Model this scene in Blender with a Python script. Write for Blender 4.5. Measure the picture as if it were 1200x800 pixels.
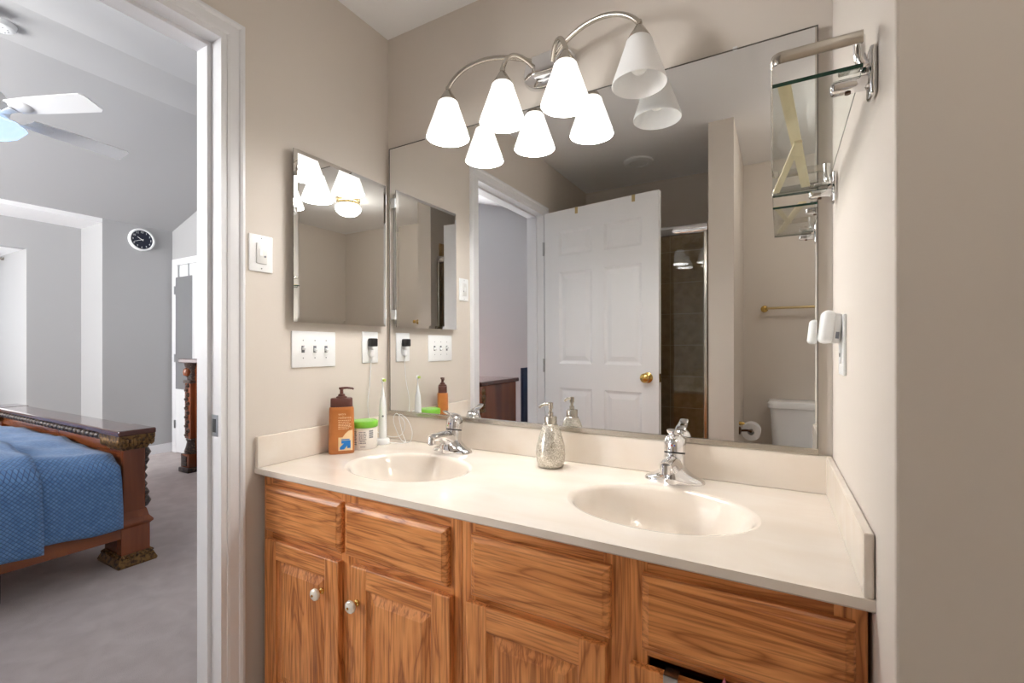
import bpy, bmesh, math, random
from mathutils import Vector, Matrix

random.seed(7)
for _o in list(bpy.data.objects):
    bpy.data.objects.remove(_o)
SC = bpy.context.scene
COL = SC.collection
PI = math.pi

# ------------------------------------------------------------------ camera, light levels, exposure
CAM_X, CAM_Y, CAM_Z, YAW = 1.3927, -1.4165, 1.162, math.radians(29.463)
cam_data = bpy.data.cameras.new('camera')
cam_data.sensor_width = 36.0
cam_data.lens = 541.05 * 36.0 / 1200.0
cam_data.shift_y = 7.6 / 1200.0
cam_data.clip_start = 0.02
camera = bpy.data.objects.new('camera', cam_data)
COL.objects.link(camera)
camera.location = (CAM_X, CAM_Y, CAM_Z)
camera.rotation_euler = (PI / 2, 0, YAW)
SC.camera = camera

SC.view_settings.view_transform = 'Standard'
SC.view_settings.look = 'None'
SC.view_settings.gamma = 1.0
SC.view_settings.use_curve_mapping = False
SC.view_settings.exposure = 0.42
SC.cycles.sample_clamp_indirect = 6.0
SC.cycles.max_bounces = 16
SC.cycles.diffuse_bounces = 8
SC.cycles.glossy_bounces = 8

P_SHADE_GLOW = 0.75      # emission of the lit frosted shades
P_BULB = 1.75            # W, downward light of each lit bulb
P_DOME = 26.0           # emission of the bathroom dome light
P_WINDOW = 24.0          # emission of the daylit bedroom panes

world = bpy.data.worlds.new('world')
SC.world = world
world.use_nodes = True
world.node_tree.nodes['Background'].inputs[0].default_value = (0.75, 0.83, 1.0, 1)
world.node_tree.nodes['Background'].inputs[1].default_value = 1.0


# ------------------------------------------------------------------ materials
def lin(r, g, b):
    def f(c):
        c /= 255.0
        return c / 12.92 if c <= 0.04045 else ((c + 0.055) / 1.055) ** 2.4
    return (f(r), f(g), f(b), 1.0)


def mat(name, color, rough=0.5, metal=0.0, spec=0.5, emit=None, emit_s=0.0, bump=None, coat=0.0, vary=None):
    m = bpy.data.materials.new(name)
    m.use_nodes = True
    nt = m.node_tree
    b = nt.nodes['Principled BSDF']
    b.inputs['Base Color'].default_value = color
    b.inputs['Roughness'].default_value = rough
    b.inputs['Metallic'].default_value = metal
    b.inputs['Specular IOR Level'].default_value = spec
    if coat:
        b.inputs['Coat Weight'].default_value = coat
        b.inputs['Coat Roughness'].default_value = 0.08
    if emit:
        b.inputs['Emission Color'].default_value = emit
        b.inputs['Emission Strength'].default_value = emit_s
    tc = None
    if bump or vary:
        tc = nt.nodes.new('ShaderNodeTexCoord')
    if bump:
        scale, strength, dist = bump
        n = nt.nodes.new('ShaderNodeTexNoise')
        n.inputs['Scale'].default_value = scale
        n.inputs['Detail'].default_value = 4
        bp = nt.nodes.new('ShaderNodeBump')
        bp.inputs['Strength'].default_value = strength
        bp.inputs['Distance'].default_value = dist
        nt.links.new(tc.outputs['Object'], n.inputs['Vector'])
        nt.links.new(n.outputs['Fac'], bp.inputs['Height'])
        nt.links.new(bp.outputs['Normal'], b.inputs['Normal'])
    if vary:
        col2, scale, stretch, lo, hi = vary
        mp = nt.nodes.new('ShaderNodeMapping')
        mp.inputs['Scale'].default_value = stretch
        n2 = nt.nodes.new('ShaderNodeTexNoise')
        n2.inputs['Scale'].default_value = scale
        n2.inputs['Detail'].default_value = 5
        n2.inputs['Distortion'].default_value = 0.4
        rp = nt.nodes.new('ShaderNodeValToRGB')
        rp.color_ramp.elements[0].position = lo
        rp.color_ramp.elements[0].color = color
        rp.color_ramp.elements[1].position = hi
        rp.color_ramp.elements[1].color = col2
        nt.links.new(tc.outputs['Object'], mp.inputs['Vector'])
        nt.links.new(mp.outputs['Vector'], n2.inputs['Vector'])
        nt.links.new(n2.outputs['Fac'], rp.inputs['Fac'])
        nt.links.new(rp.outputs['Color'], b.inputs['Base Color'])
    return m


def oak(name, grain_axis):
    """Golden oak: long cathedral grain and fine pores running along the grain axis (0 = x, 2 = z)."""
    m = bpy.data.materials.new(name)
    m.use_nodes = True
    nt = m.node_tree
    L = nt.links.new
    b = nt.nodes['Principled BSDF']
    tc = nt.nodes.new('ShaderNodeTexCoord')

    def mapping(sc):
        mp = nt.nodes.new('ShaderNodeMapping')
        mp.inputs['Scale'].default_value = sc
        L(tc.outputs['Object'], mp.inputs['Vector'])
        return mp
    along = [1.0, 1.0, 1.0]
    along[grain_axis] = 0.09
    fine = [1.0, 1.0, 1.0]
    fine[grain_axis] = 0.035
    mp = mapping(along)
    n1 = nt.nodes.new('ShaderNodeTexNoise')
    n1.inputs['Scale'].default_value = 16
    n1.inputs['Detail'].default_value = 3
    n1.inputs['Distortion'].default_value = 0.9
    L(mp.outputs[0], n1.inputs['Vector'])
    mul = nt.nodes.new('ShaderNodeMath')
    mul.operation = 'MULTIPLY'
    mul.inputs[1].default_value = 6.5
    L(n1.outputs['Fac'], mul.inputs[0])
    fr = nt.nodes.new('ShaderNodeMath')
    fr.operation = 'PINGPONG'
    fr.inputs[1].default_value = 0.5
    L(mul.outputs[0], fr.inputs[0])
    ramp = nt.nodes.new('ShaderNodeValToRGB')
    e = ramp.color_ramp.elements
    e[0].position, e[0].color = 0.0, lin(168, 100, 50)
    e[1].position, e[1].color = 0.5, lin(226, 156, 94)
    k = ramp.color_ramp.elements.new(0.13)
    k.color = lin(206, 134, 74)
    L(fr.outputs[0], ramp.inputs['Fac'])
    mp2 = mapping(fine)
    n2 = nt.nodes.new('ShaderNodeTexNoise')
    n2.inputs['Scale'].default_value = 190
    n2.inputs['Detail'].default_value = 2
    L(mp2.outputs[0], n2.inputs['Vector'])
    r2 = nt.nodes.new('ShaderNodeValToRGB')
    r2.color_ramp.elements[0].position, r2.color_ramp.elements[0].color = 0.34, (0.52, 0.43, 0.36, 1)
    r2.color_ramp.elements[1].position, r2.color_ramp.elements[1].color = 0.52, (1, 1, 1, 1)
    L(n2.outputs['Fac'], r2.inputs['Fac'])
    mx = nt.nodes.new('ShaderNodeMix')
    mx.data_type = 'RGBA'
    mx.blend_type = 'MULTIPLY'
    mx.inputs[0].default_value = 0.75
    L(ramp.outputs['Color'], mx.inputs[6])
    L(r2.outputs['Color'], mx.inputs[7])
    L(mx.outputs[2], b.inputs['Base Color'])
    bp = nt.nodes.new('ShaderNodeBump')
    bp.inputs['Strength'].default_value = 0.08
    bp.inputs['Distance'].default_value = 0.001
    L(n2.outputs['Fac'], bp.inputs['Height'])
    L(bp.outputs['Normal'], b.inputs['Normal'])
    b.inputs['Roughness'].default_value = 0.36
    return m


def thin_glass(name, tint, fac=0.12):
    m = bpy.data.materials.new(name)
    m.use_nodes = True
    nt = m.node_tree
    for n in list(nt.nodes):
        nt.nodes.remove(n)
    out = nt.nodes.new('ShaderNodeOutputMaterial')
    t = nt.nodes.new('ShaderNodeBsdfTransparent')
    t.inputs[0].default_value = tint
    g = nt.nodes.new('ShaderNodeBsdfGlossy')
    g.inputs['Roughness'].default_value = 0.02
    lw = nt.nodes.new('ShaderNodeLayerWeight')
    pw = nt.nodes.new('ShaderNodeMath')
    pw.operation = 'POWER'
    pw.inputs[1].default_value = 5.0
    nt.links.new(lw.outputs['Facing'], pw.inputs[0])
    fr = nt.nodes.new('ShaderNodeMath')
    fr.operation = 'MULTIPLY_ADD'
    fr.inputs[1].default_value = 0.9
    fr.inputs[2].default_value = 0.035
    nt.links.new(pw.outputs[0], fr.inputs[0])
    mx = nt.nodes.new('ShaderNodeMixShader')
    nt.links.new(fr.outputs[0], mx.inputs[0])
    nt.links.new(t.outputs[0], mx.inputs[1])
    nt.links.new(g.outputs[0], mx.inputs[2])
    nt.links.new(mx.outputs[0], out.inputs[0])
    return m


def tile_mat(name, c1, c2, grout, size, offset=(0, 0, 0), rough=0.25):
    """Square tile grid in object space, grout in each of the three axis directions by face normal."""
    m = bpy.data.materials.new(name)
    m.use_nodes = True
    nt = m.node_tree
    L = nt.links.new
    b = nt.nodes['Principled BSDF']
    tc = nt.nodes.new('ShaderNodeTexCoord')
    geo = nt.nodes.new('ShaderNodeNewGeometry')
    sp = nt.nodes.new('ShaderNodeSeparateXYZ')
    sn = nt.nodes.new('ShaderNodeSeparateXYZ')
    L(tc.outputs['Object'], sp.inputs[0])
    L(geo.outputs['Normal'], sn.inputs[0])

    def math_node(op, a, bb=None, v=None):
        n = nt.nodes.new('ShaderNodeMath')
        n.operation = op
        if hasattr(a, 'is_linked'):
            L(a, n.inputs[0])
        else:
            n.inputs[0].default_value = a
        if bb is not None:
            L(bb, n.inputs[1])
        if v is not None:
            n.inputs[1].default_value = v
        return n.outputs[0]
    mask = None
    for i in range(3):
        s = math_node('ADD', sp.outputs[i], v=offset[i] + 100 * size)
        s = math_node('MODULO', s, v=size)
        line = math_node('LESS_THAN', s, v=0.004)
        nn = math_node('ABSOLUTE', sn.outputs[i])
        keep = math_node('LESS_THAN', nn, v=0.5)
        line = math_node('MULTIPLY', line, keep)
        mask = line if mask is None else math_node('MAXIMUM', mask, line)
    nz = nt.nodes.new('ShaderNodeTexNoise')
    nz.inputs['Scale'].default_value = 18
    nz.inputs['Detail'].default_value = 5
    L(tc.outputs['Object'], nz.inputs['Vector'])
    rp = nt.nodes.new('ShaderNodeValToRGB')
    rp.color_ramp.elements[0].position, rp.color_ramp.elements[0].color = 0.35, c1
    rp.color_ramp.elements[1].position, rp.color_ramp.elements[1].color = 0.68, c2
    L(nz.outputs['Fac'], rp.inputs['Fac'])
    mx = nt.nodes.new('ShaderNodeMix')
    mx.data_type = 'RGBA'
    L(mask, mx.inputs[0])
    L(rp.outputs['Color'], mx.inputs[6])
    mx.inputs[7].default_value = grout
    L(mx.outputs[2], b.inputs['Base Color'])
    b.inputs['Roughness'].default_value = rough
    return m


def quilt_mat(name):
    """Blue blanket with a small woven diamond pattern."""
    m = bpy.data.materials.new(name)
    m.use_nodes = True
    nt = m.node_tree
    L = nt.links.new
    b = nt.nodes['Principled BSDF']
    tc = nt.nodes.new('ShaderNodeTexCoord')
    vor = nt.nodes.new('ShaderNodeTexBrick')
    mp = nt.nodes.new('ShaderNodeMapping')
    mp.inputs['Rotation'].default_value = (0, 0, math.radians(45))
    mp.inputs['Scale'].default_value = (1, 1, 1)
    L(tc.outputs['UV'], mp.inputs['Vector'])
    L(mp.outputs[0], vor.inputs['Vector'])
    vor.offset = 0.0
    vor.inputs['Scale'].default_value = 1.0
    vor.inputs['Brick Width'].default_value = 0.0135
    vor.inputs['Row Height'].default_value = 0.0135
    vor.inputs['Mortar Size'].default_value = 0.0016
    vor.inputs['Mortar Smooth'].default_value = 0.6
    vor.inputs['Color1'].default_value = lin(112, 158, 210)
    vor.inputs['Color2'].default_value = lin(92, 138, 194)
    vor.inputs['Mortar'].default_value = lin(52, 90, 144)
    L(vor.outputs['Color'], b.inputs['Base Color'])
    bp = nt.nodes.new('ShaderNodeBump')
    bp.invert = True
    bp.inputs['Strength'].default_value = 0.8
    bp.inputs['Distance'].default_value = 0.006
    L(vor.outputs['Fac'], bp.inputs['Height'])
    L(bp.outputs['Normal'], b.inputs['Normal'])
    b.inputs['Roughness'].default_value = 0.9
    b.inputs['Sheen Weight'].default_value = 0.3
    return m


def crackle_mat(name):
    m = bpy.data.materials.new(name)
    m.use_nodes = True
    nt = m.node_tree
    L = nt.links.new
    b = nt.nodes['Principled BSDF']
    tc = nt.nodes.new('ShaderNodeTexCoord')
    v = nt.nodes.new('ShaderNodeTexVoronoi')
    v.feature = 'DISTANCE_TO_EDGE'
    v.inputs['Scale'].default_value = 170
    c = nt.nodes.new('ShaderNodeTexVoronoi')
    c.inputs['Scale'].default_value = 170
    L(tc.outputs['Object'], v.inputs['Vector'])
    L(tc.outputs['Object'], c.inputs['Vector'])
    rp = nt.nodes.new('ShaderNodeValToRGB')
    rp.color_ramp.elements[0].position, rp.color_ramp.elements[0].color = 0.0, lin(150, 138, 118)
    rp.color_ramp.elements[1].position, rp.color_ramp.elements[1].color = 0.09, lin(236, 230, 218)
    L(v.outputs['Distance'], rp.inputs['Fac'])
    hs = nt.nodes.new('ShaderNodeMix')
    hs.data_type = 'RGBA'
    hs.blend_type = 'MULTIPLY'
    hs.inputs[0].default_value = 0.3
    bw = nt.nodes.new('ShaderNodeRGBToBW')
    L(c.outputs['Color'], bw.inputs[0])
    L(rp.outputs['Color'], hs.inputs[6])
    L(bw.outputs[0], hs.inputs[7])
    L(hs.outputs[2], b.inputs['Base Color'])
    b.inputs['Metallic'].default_value = 0.5
    b.inputs['Roughness'].default_value = 0.16
    bp = nt.nodes.new('ShaderNodeBump')
    bp.inputs['Strength'].default_value = 0.9
    bp.inputs['Distance'].default_value = 0.0015
    L(bw.outputs[0], bp.inputs['Height'])
    L(bp.outputs['Normal'], b.inputs['Normal'])
    return m


M = {}
M['taupe'] = mat('taupe wall paint', lin(211, 203, 194), 0.75, bump=(160, 0.08, 0.0006))
M['grey_wall'] = mat('bedroom grey wall paint', lin(172, 172, 173), 0.8, bump=(140, 0.08, 0.0006))
M['ceiling'] = mat('white ceiling paint', lin(238, 238, 239), 0.85, bump=(220, 0.1, 0.0008))
M['trim'] = mat('white trim paint', lin(226, 227, 230), 0.35)
M['door'] = mat('white door paint', lin(228, 229, 231), 0.4, bump=(60, 0.04, 0.0005))
M['mirror'] = mat('silver mirror', (0.90, 0.91, 0.91, 1), 0.0, 1.0)
M['mirror_edge'] = mat('dark mirror edge', lin(92, 88, 82), 0.3, 0.4)
M['chrome'] = mat('polished chrome', (0.80, 0.80, 0.81, 1), 0.06, 1.0)
M['nickel'] = mat('brushed nickel', lin(196, 190, 180), 0.24, 1.0)
M['brass'] = mat('polished brass', lin(214, 180, 104), 0.18, 1.0)
M['dull_brass'] = mat('satin brass', lin(196, 176, 132), 0.3, 1.0)
M['bronze'] = mat('dark bronze', lin(84, 58, 40), 0.35, 0.8)
M['marble'] = mat('cultured marble', lin(230, 222, 212), 0.16, coat=0.3,
                  vary=(lin(222, 210, 196), 5.0, (1, 2.2, 2), 0.35, 0.75))
M['oak_h'] = oak('golden oak, grain across', 0)
M['oak_v'] = oak('golden oak, grain upright', 2)
M['black'] = mat('black plastic', (0.012, 0.012, 0.013, 1), 0.4)
M['white_plastic'] = mat('white plastic', lin(238, 240, 241), 0.3)
M['off_white'] = mat('off-white plastic', lin(222, 222, 220), 0.35)
M['grey_plastic'] = mat('grey plastic', lin(120, 124, 132), 0.4)
M['porcelain'] = mat('white porcelain', lin(232, 234, 236), 0.12, coat=0.4)
M['glass_lit'] = mat('lit frosted shade glass', lin(245, 244, 240), 0.5, emit=(1.0, 0.985, 0.965, 1), emit_s=P_SHADE_GLOW)
M['shade_inner'] = mat('bright inside of a lit shade', lin(248, 247, 244), 0.5, emit=(1.0, 0.985, 0.965, 1), emit_s=9.0)
M['glass_dark'] = mat('unlit frosted shade glass', lin(240, 240, 240), 0.35)
M['bulb'] = mat('glowing bulb', (1, 1, 1, 1), 0.5, emit=(1.0, 0.94, 0.86, 1), emit_s=6.0)
M['bulb_off'] = mat('unlit bulb', lin(236, 236, 232), 0.4)
M['dome'] = mat('lit dome glass', lin(248, 246, 240), 0.4, emit=(1.0, 0.95, 0.87, 1), emit_s=P_DOME)
M['shelf_glass'] = thin_glass('clear shelf glass', (0.95, 0.97, 0.96, 1))
M['glass_edge'] = mat('green glass edge', lin(28, 62, 50), 0.1)
M['shower_glass'] = thin_glass('clear shower glass', (0.93, 0.95, 0.94, 1))
M['slat'] = mat('pale wooden strip', lin(232, 218, 182), 0.5, vary=(lin(214, 194, 150), 30, (1, 0.1, 1), 0.4, 0.7))
M['tile'] = tile_mat('brown shower tile', lin(160, 132, 92), lin(184, 156, 114), lin(200, 182, 150), 0.237, (0.03, 0.03, 0.023))
M['floor_tile'] = tile_mat('beige floor tile', lin(222, 214, 204), lin(232, 225, 216), lin(190, 182, 172), 0.305, rough=0.35)
M['carpet'] = mat('greyish pink carpet', lin(212, 202, 200), 0.95, bump=(420, 0.9, 0.006), vary=(lin(198, 187, 185), 9, (1, 1, 1), 0.35, 0.7))
M['cherry'] = mat('red brown cherry wood', lin(140, 76, 44), 0.26, vary=(lin(92, 44, 25), 6, (1, 1, 0.12), 0.35, 0.7), coat=0.3)
M['cherry_h'] = mat('red brown cherry wood, level grain', lin(152, 86, 48), 0.26, vary=(lin(100, 50, 28), 6, (0.12, 0.12, 1), 0.35, 0.7), coat=0.3)
M['dark_top'] = mat('dark polished bed top', lin(84, 46, 38), 0.14, coat=0.6)
M['gold_carving'] = mat('antique gold carving', lin(132, 98, 54), 0.45, 0.35, vary=(lin(58, 36, 20), 60, (1, 1, 1), 0.45, 0.62))
M['dark_carving'] = mat('dark carving', lin(52, 40, 38), 0.35, vary=(lin(120, 100, 84), 70, (1, 1, 1), 0.5, 0.68))
M['black_leg'] = mat('black painted leg', (0.01, 0.01, 0.011, 1), 0.5)
M['quilt'] = quilt_mat('blue quilted blanket')
M['mattress'] = mat('white mattress ticking', lin(226, 224, 220), 0.9)
M['navy'] = mat('dark navy board', lin(20, 38, 66), 0.45)
M['clock_face'] = mat('navy clock face', lin(18, 24, 46), 0.3)
M['fan_white'] = mat('white fan paint', lin(226, 226, 226), 0.4)
M['fan_glass'] = mat('bluish lit bowl glass', lin(198, 220, 246), 0.35, emit=lin(186, 214, 250), emit_s=0.75)
M['lotion'] = mat('orange brown bottle plastic', lin(196, 122, 62), 0.3, vary=(lin(180, 106, 50), 12, (1, 1, 1), 0.4, 0.7))
M['lotion_cap'] = mat('dark brown pump plastic', lin(92, 52, 44), 0.35)
M['cream'] = mat('cream label print', lin(244, 214, 168), 0.5)
M['label_text'] = mat('pale label lettering', lin(246, 216, 176), 0.5)
M['blue_print'] = mat('bright blue print', lin(20, 124, 208), 0.45)
M['lime'] = mat('lime green lid', lin(124, 192, 62), 0.35)
M['lime_top'] = mat('pale green lid label', lin(150, 206, 108), 0.35)
M['jar'] = mat('white jar', lin(236, 232, 226), 0.35)
M['grey_print'] = mat('grey label print', lin(132, 134, 138), 0.5)
M['bristle'] = mat('yellow green bristles', lin(196, 216, 110), 0.7)
M['crackle'] = crackle_mat('crackled silver glass')
M['pink'] = mat('dusty pink towelling', lin(206, 120, 140), 0.9, bump=(500, 0.6, 0.002))
M['steel'] = mat('plain steel', lin(176, 178, 180), 0.3, 1.0)
M['paper'] = mat('white tissue paper', lin(238, 238, 240), 0.9)
M['red'] = mat('red dot', lin(200, 40, 30), 0.4)
M['blue_dot'] = mat('blue dot', lin(40, 80, 180), 0.4)
M['pane'] = mat('daylit window pane', (0.9, 0.95, 1, 1), 0.3, emit=(1.0, 0.995, 0.98, 1), emit_s=P_WINDOW)
M['pane_dim'] = mat('dimmed window pane', (0.9, 0.95, 1, 1), 0.3, emit=(0.96, 0.98, 1.0, 1), emit_s=P_WINDOW * 0.08)  # glow turned down so the recess side wall does not wash out
M['grey_mirror'] = mat('closet mirror', (0.86, 0.87, 0.88, 1), 0.02, 1.0)
M['knob_ceramic'] = mat('white ceramic knob', lin(236, 232, 220), 0.12, coat=0.5)


# ------------------------------------------------------------------ mesh helpers
class MB:
    """Collects shapes in world (or local) coordinates and links them as ONE mesh object."""

    def __init__(self):
        self.v, self.f, self.mi, self.uv = [], [], [], {}

    def add(self, verts, faces, mi=0):
        o = len(self.v)
        self.v += [tuple(p) for p in verts]
        for f in faces:
            self.f.append([i + o for i in f])
            self.mi.append(mi)

    def addbm(self, bm, mi=0):
        bm.verts.index_update()
        self.add([p.co[:] for p in bm.verts], [[q.index for q in f.verts] for f in bm.faces], mi)
        bm.free()

    def box(self, x0, x1, y0, y1, z0, z1, mi=0, bevel=0.0, seg=2, mtx=None):
        bm = bmesh.new()
        bmesh.ops.create_cube(bm, size=1.0)
        for p in bm.verts:
            p.co = Vector((x0 + (p.co.x + 0.5) * (x1 - x0), y0 + (p.co.y + 0.5) * (y1 - y0), z0 + (p.co.z + 0.5) * (z1 - z0)))
        if bevel:
            bmesh.ops.bevel(bm, geom=bm.edges[:], offset=bevel, segments=seg, affect='EDGES', profile=0.5)
        if mtx:
            bm.transform(mtx)
        self.addbm(bm, mi)

    def lathe(self, prof, center=(0, 0, 0), n=40, mi=0, axis='z', sx=1.0, sy=1.0, mtx=None):
        """prof: (radius, height) pairs from the bottom up (closed where the radius is 0)."""
        verts, faces = [], []
        for r, h in prof:
            for k in range(n):
                a = 2 * PI * k / n
                p = Vector((r * math.cos(a) * sx, r * math.sin(a) * sy, h))
                if axis == 'x':
                    p = Vector((p.z, p.x, p.y))
                elif axis == 'y':
                    p = Vector((p.y, p.z, p.x))
                if mtx:
                    p = mtx @ p
                verts.append(p + Vector(center))
        for i in range(len(prof) - 1):
            for k in range(n):
                a, b = i * n + k, i * n + (k + 1) % n
                faces.append([a, b, b + n, a + n])
        if prof[0][0] > 1e-6:
            faces.append([k for k in range(n)][::-1])
        if prof[-1][0] > 1e-6:
            faces.append([(len(prof) - 1) * n + k for k in range(n)])
        self.add(verts, faces, mi)

    def open_lathe(self, prof, center=(0, 0, 0), n=40, mi=0):
        verts, faces = [], []
        for r, h in prof:
            for k in range(n):
                a = 2 * PI * k / n
                verts.append((center[0] + r * math.cos(a), center[1] + r * math.sin(a), center[2] + h))
        for i in range(len(prof) - 1):
            for k in range(n):
                a, b = i * n + k, i * n + (k + 1) % n
                faces.append([a, b, b + n, a + n])
        self.add(verts, faces, mi)

    def tube(self, pts, r, n=12, mi=0, flat=1.0, up=None, cap=True):
        """Sweep an (optionally flattened) round section along points; r is a number or one per point."""
        pts = [Vector(p) for p in pts]
        rs = r if isinstance(r, (list, tuple)) else [r] * len(pts)
        verts, faces = [], []
        prev = None
        for i, p in enumerate(pts):
            t = (pts[min(i + 1, len(pts) - 1)] - pts[max(i - 1, 0)]).normalized()
            if up is not None:
                s = t.cross(Vector(up))
                s = s.normalized() if s.length > 1e-4 else Vector((1, 0, 0))
            elif prev is None:
                ref = Vector((0, 0, 1)) if abs(t.z) < 0.9 else Vector((1, 0, 0))
                s = t.cross(ref).normalized()
            else:
                s = (prev - t * prev.dot(t)).normalized()
            prev = s
            w = s.cross(t).normalized()
            rr = rs[i]
            ra, rb = rr if isinstance(rr, (list, tuple)) else (rr, rr * flat)
            for k in range(n):
                a = 2 * PI * k / n
                verts.append(p + s * (ra * math.cos(a)) + w * (rb * math.sin(a)))
        for i in range(len(pts) - 1):
            for k in range(n):
                a, b = i * n + k, i * n + (k + 1) % n
                faces.append([a, b, b + n, a + n])
        if cap:
            faces.append(list(range(n))[::-1])
            faces.append([(len(pts) - 1) * n + k for k in range(n)])
        self.add(verts, faces, mi)

    def loft(self, loops, mi=0, cap0=True, cap1=True):
        n = len(loops[0])
        verts = [p for l in loops for p in l]
        faces = []
        for i in range(len(loops) - 1):
            for k in range(n):
                a, b = i * n + k, i * n + (k + 1) % n
                faces.append([a, b, b + n, a + n])
        if cap0:
            faces.append(list(range(n))[::-1])
        if cap1:
            faces.append([(len(loops) - 1) * n + k for k in range(n)])
        self.add(verts, faces, mi)

    def rings(self, x0, x1, z0, z1, prof, mi=0, front_sign=-1):
        """Nested rectangles in the x-z plane: prof = (inset, y) from the back outward to the middle."""
        loops = []
        for ins, y in prof:
            loops.append([(x0 + ins, y, z0 + ins), (x1 - ins, y, z0 + ins), (x1 - ins, y, z1 - ins), (x0 + ins, y, z1 - ins)])
        self.loft(loops, mi)

    def poly(self, pts, y0, y1, plane='xz', mi=0, mtx=None):
        """Extrude a flat outline between two depths."""
        def P(a, b, d):
            q = Vector((a, d, b)) if plane == 'xz' else (Vector((d, a, b)) if plane == 'yz' else Vector((a, b, d)))
            return mtx @ q if mtx else q
        n = len(pts)
        v = [P(a, b, y0) for a, b in pts] + [P(a, b, y1) for a, b in pts]
        f = [[k, (k + 1) % n, n + (k + 1) % n, n + k] for k in range(n)]
        f += [list(range(n))[::-1], list(range(n, 2 * n))]
        self.add(v, f, mi)

    def build(self, name, mats, parent=None, smooth=None, loc=None, local=False, fix=True):
        me = bpy.data.meshes.new(name)
        me.from_pydata(self.v, [], self.f)
        if not isinstance(mats, (list, tuple)):
            mats = [mats]
        for m in mats:
            me.materials.append(m)
        for p, i in zip(me.polygons, self.mi):
            p.material_index = i
        if fix:
            bm = bmesh.new()
            bm.from_mesh(me)
            bmesh.ops.recalc_face_normals(bm, faces=bm.faces)
            bm.to_mesh(me)
            bm.free()
        if smooth:
            me.shade_smooth()
            me.set_sharp_from_angle(angle=math.radians(smooth))
        o = bpy.data.objects.new(name, me)
        COL.objects.link(o)
        if parent is not None:
            o.parent = parent
            if not local:
                me.transform(Matrix.Translation(-WORLD[parent.name]))
            WORLD[o.name] = WORLD[parent.name].copy()
        else:
            if loc is None:
                xs, ys, zs = zip(*self.v)
                loc = ((min(xs) + max(xs)) / 2, (min(ys) + max(ys)) / 2, min(zs))
            loc = Vector(loc)
            if not local:
                me.transform(Matrix.Translation(-loc))
            o.location = loc
            WORLD[o.name] = loc.copy()
        return o


WORLD = {}


def tag(o, label, cat, group=None):
    o['label'] = label
    o['category'] = cat
    if group:
        o['group'] = group
    return o


def thing(name, label, cat, loc, rz=0.0, group=None):
    o = bpy.data.objects.new(name, None)
    o.empty_display_size = 0.05
    COL.objects.link(o)
    o.location = loc
    o.rotation_euler = (0, 0, rz)
    WORLD[o.name] = Vector(loc)
    return tag(o, label, cat, group)


def struct(o):
    o['kind'] = 'structure'
    return o


def dup(root, loc, label=None, rz=None):
    def cp(o, parent):
        c = o.copy()
        COL.objects.link(c)
        if parent is not None:
            c.parent = parent
        for ch in [q for q in list(o.children)]:
            cp(ch, c)
        return c
    r = cp(root, None)
    r.location = loc
    if rz is not None:
        r.rotation_euler = (0, 0, rz)
    if label:
        r['label'] = label
    return r


def text_mesh(body, size, mtx, material, name, parent, local=True, depth=0.0003, align='CENTER'):
    cu = bpy.data.curves.new('lettering', 'FONT')
    cu.body = body
    cu.size = size
    cu.align_x = align
    cu.align_y = 'CENTER'
    cu.extrude = depth
    cu.resolution_u = 3
    tmp = bpy.data.objects.new('lettering', cu)
    COL.objects.link(tmp)
    bpy.context.view_layer.update()
    me = bpy.data.meshes.new_from_object(tmp.evaluated_get(bpy.context.evaluated_depsgraph_get()))
    bpy.data.objects.remove(tmp)
    bpy.data.curves.remove(cu)
    me.transform(mtx)
    me.materials.clear()
    me.materials.append(material)
    o = bpy.data.objects.new(name, me)
    COL.objects.link(o)
    o.parent = parent
    if not local:
        me.transform(Matrix.Translation(-WORLD[parent.name]))
    WORLD[o.name] = WORLD[parent.name].copy()
    return o


def bezier(p0, p1, p2, p3, n=14):
    p0, p1, p2, p3 = map(Vector, (p0, p1, p2, p3))
    out = []
    for i in range(n + 1):
        t = i / n
        out.append(p0 * (1 - t) ** 3 + p1 * 3 * t * (1 - t) ** 2 + p2 * 3 * t * t * (1 - t) + p3 * t ** 3)
    return out


def spline(pts, n=8):
    pts = [Vector(p) for p in pts]
    out = []
    for i in range(len(pts) - 1):
        a, b = pts[max(i - 1, 0)], pts[i]
        c, d = pts[i + 1], pts[min(i + 2, len(pts) - 1)]
        for k in range(n):
            t = k / n
            out.append(0.5 * ((2 * b) + (c - a) * t + (2 * a - 5 * b + 4 * c - d) * t * t + (3 * b - a - 3 * c + d) * t ** 3))
    out.append(pts[-1])
    return out


# ------------------------------------------------------------------ setting: bathroom shell
W = 1.524          # width of the vanity alcove
CZ = 2.44          # bathroom ceiling
YB = -2.30         # wall behind the camera
XR = 2.90          # far right wall of the bathroom
YE = -0.69         # front end of the alcove's right wall
DY0, DY1 = -0.672, -1.465     # doorway jamb faces in the left wall
DZ = 2.055         # doorway head
WT = 0.115         # left wall thickness
ZC = 0.792         # worktop height

b = MB()
b.box(-WT, XR + 0.12, 0.0, 0.12, 0, 3.3)
struct(b.build('wall_mirror_side', M['taupe']))

b = MB()


def wall_left_piece(y0, y1, z0, z1):
    b.box(-WT, 0.0, y0, y1, z0, z1)


wall_left_piece(DY0 + 0.02, 0.0, 0, 3.3)
wall_left_piece(DY1 - 0.02, DY0 + 0.02, DZ + 0.02, 3.3)
wall_left_piece(YB - 0.12, DY1 - 0.02, 0, 3.3)
b.box(-WT, 0.0, 0.12, 1.35, 0, 3.3)
b.box(-WT, 0.0, -3.5, YB - 0.12, 0, 3.3)
o = b.build('wall_left', [M['taupe'], M['grey_wall']])
for p in o.data.polygons:
    if p.normal.x < -0.5:
        p.material_index = 1
struct(o)

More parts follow.
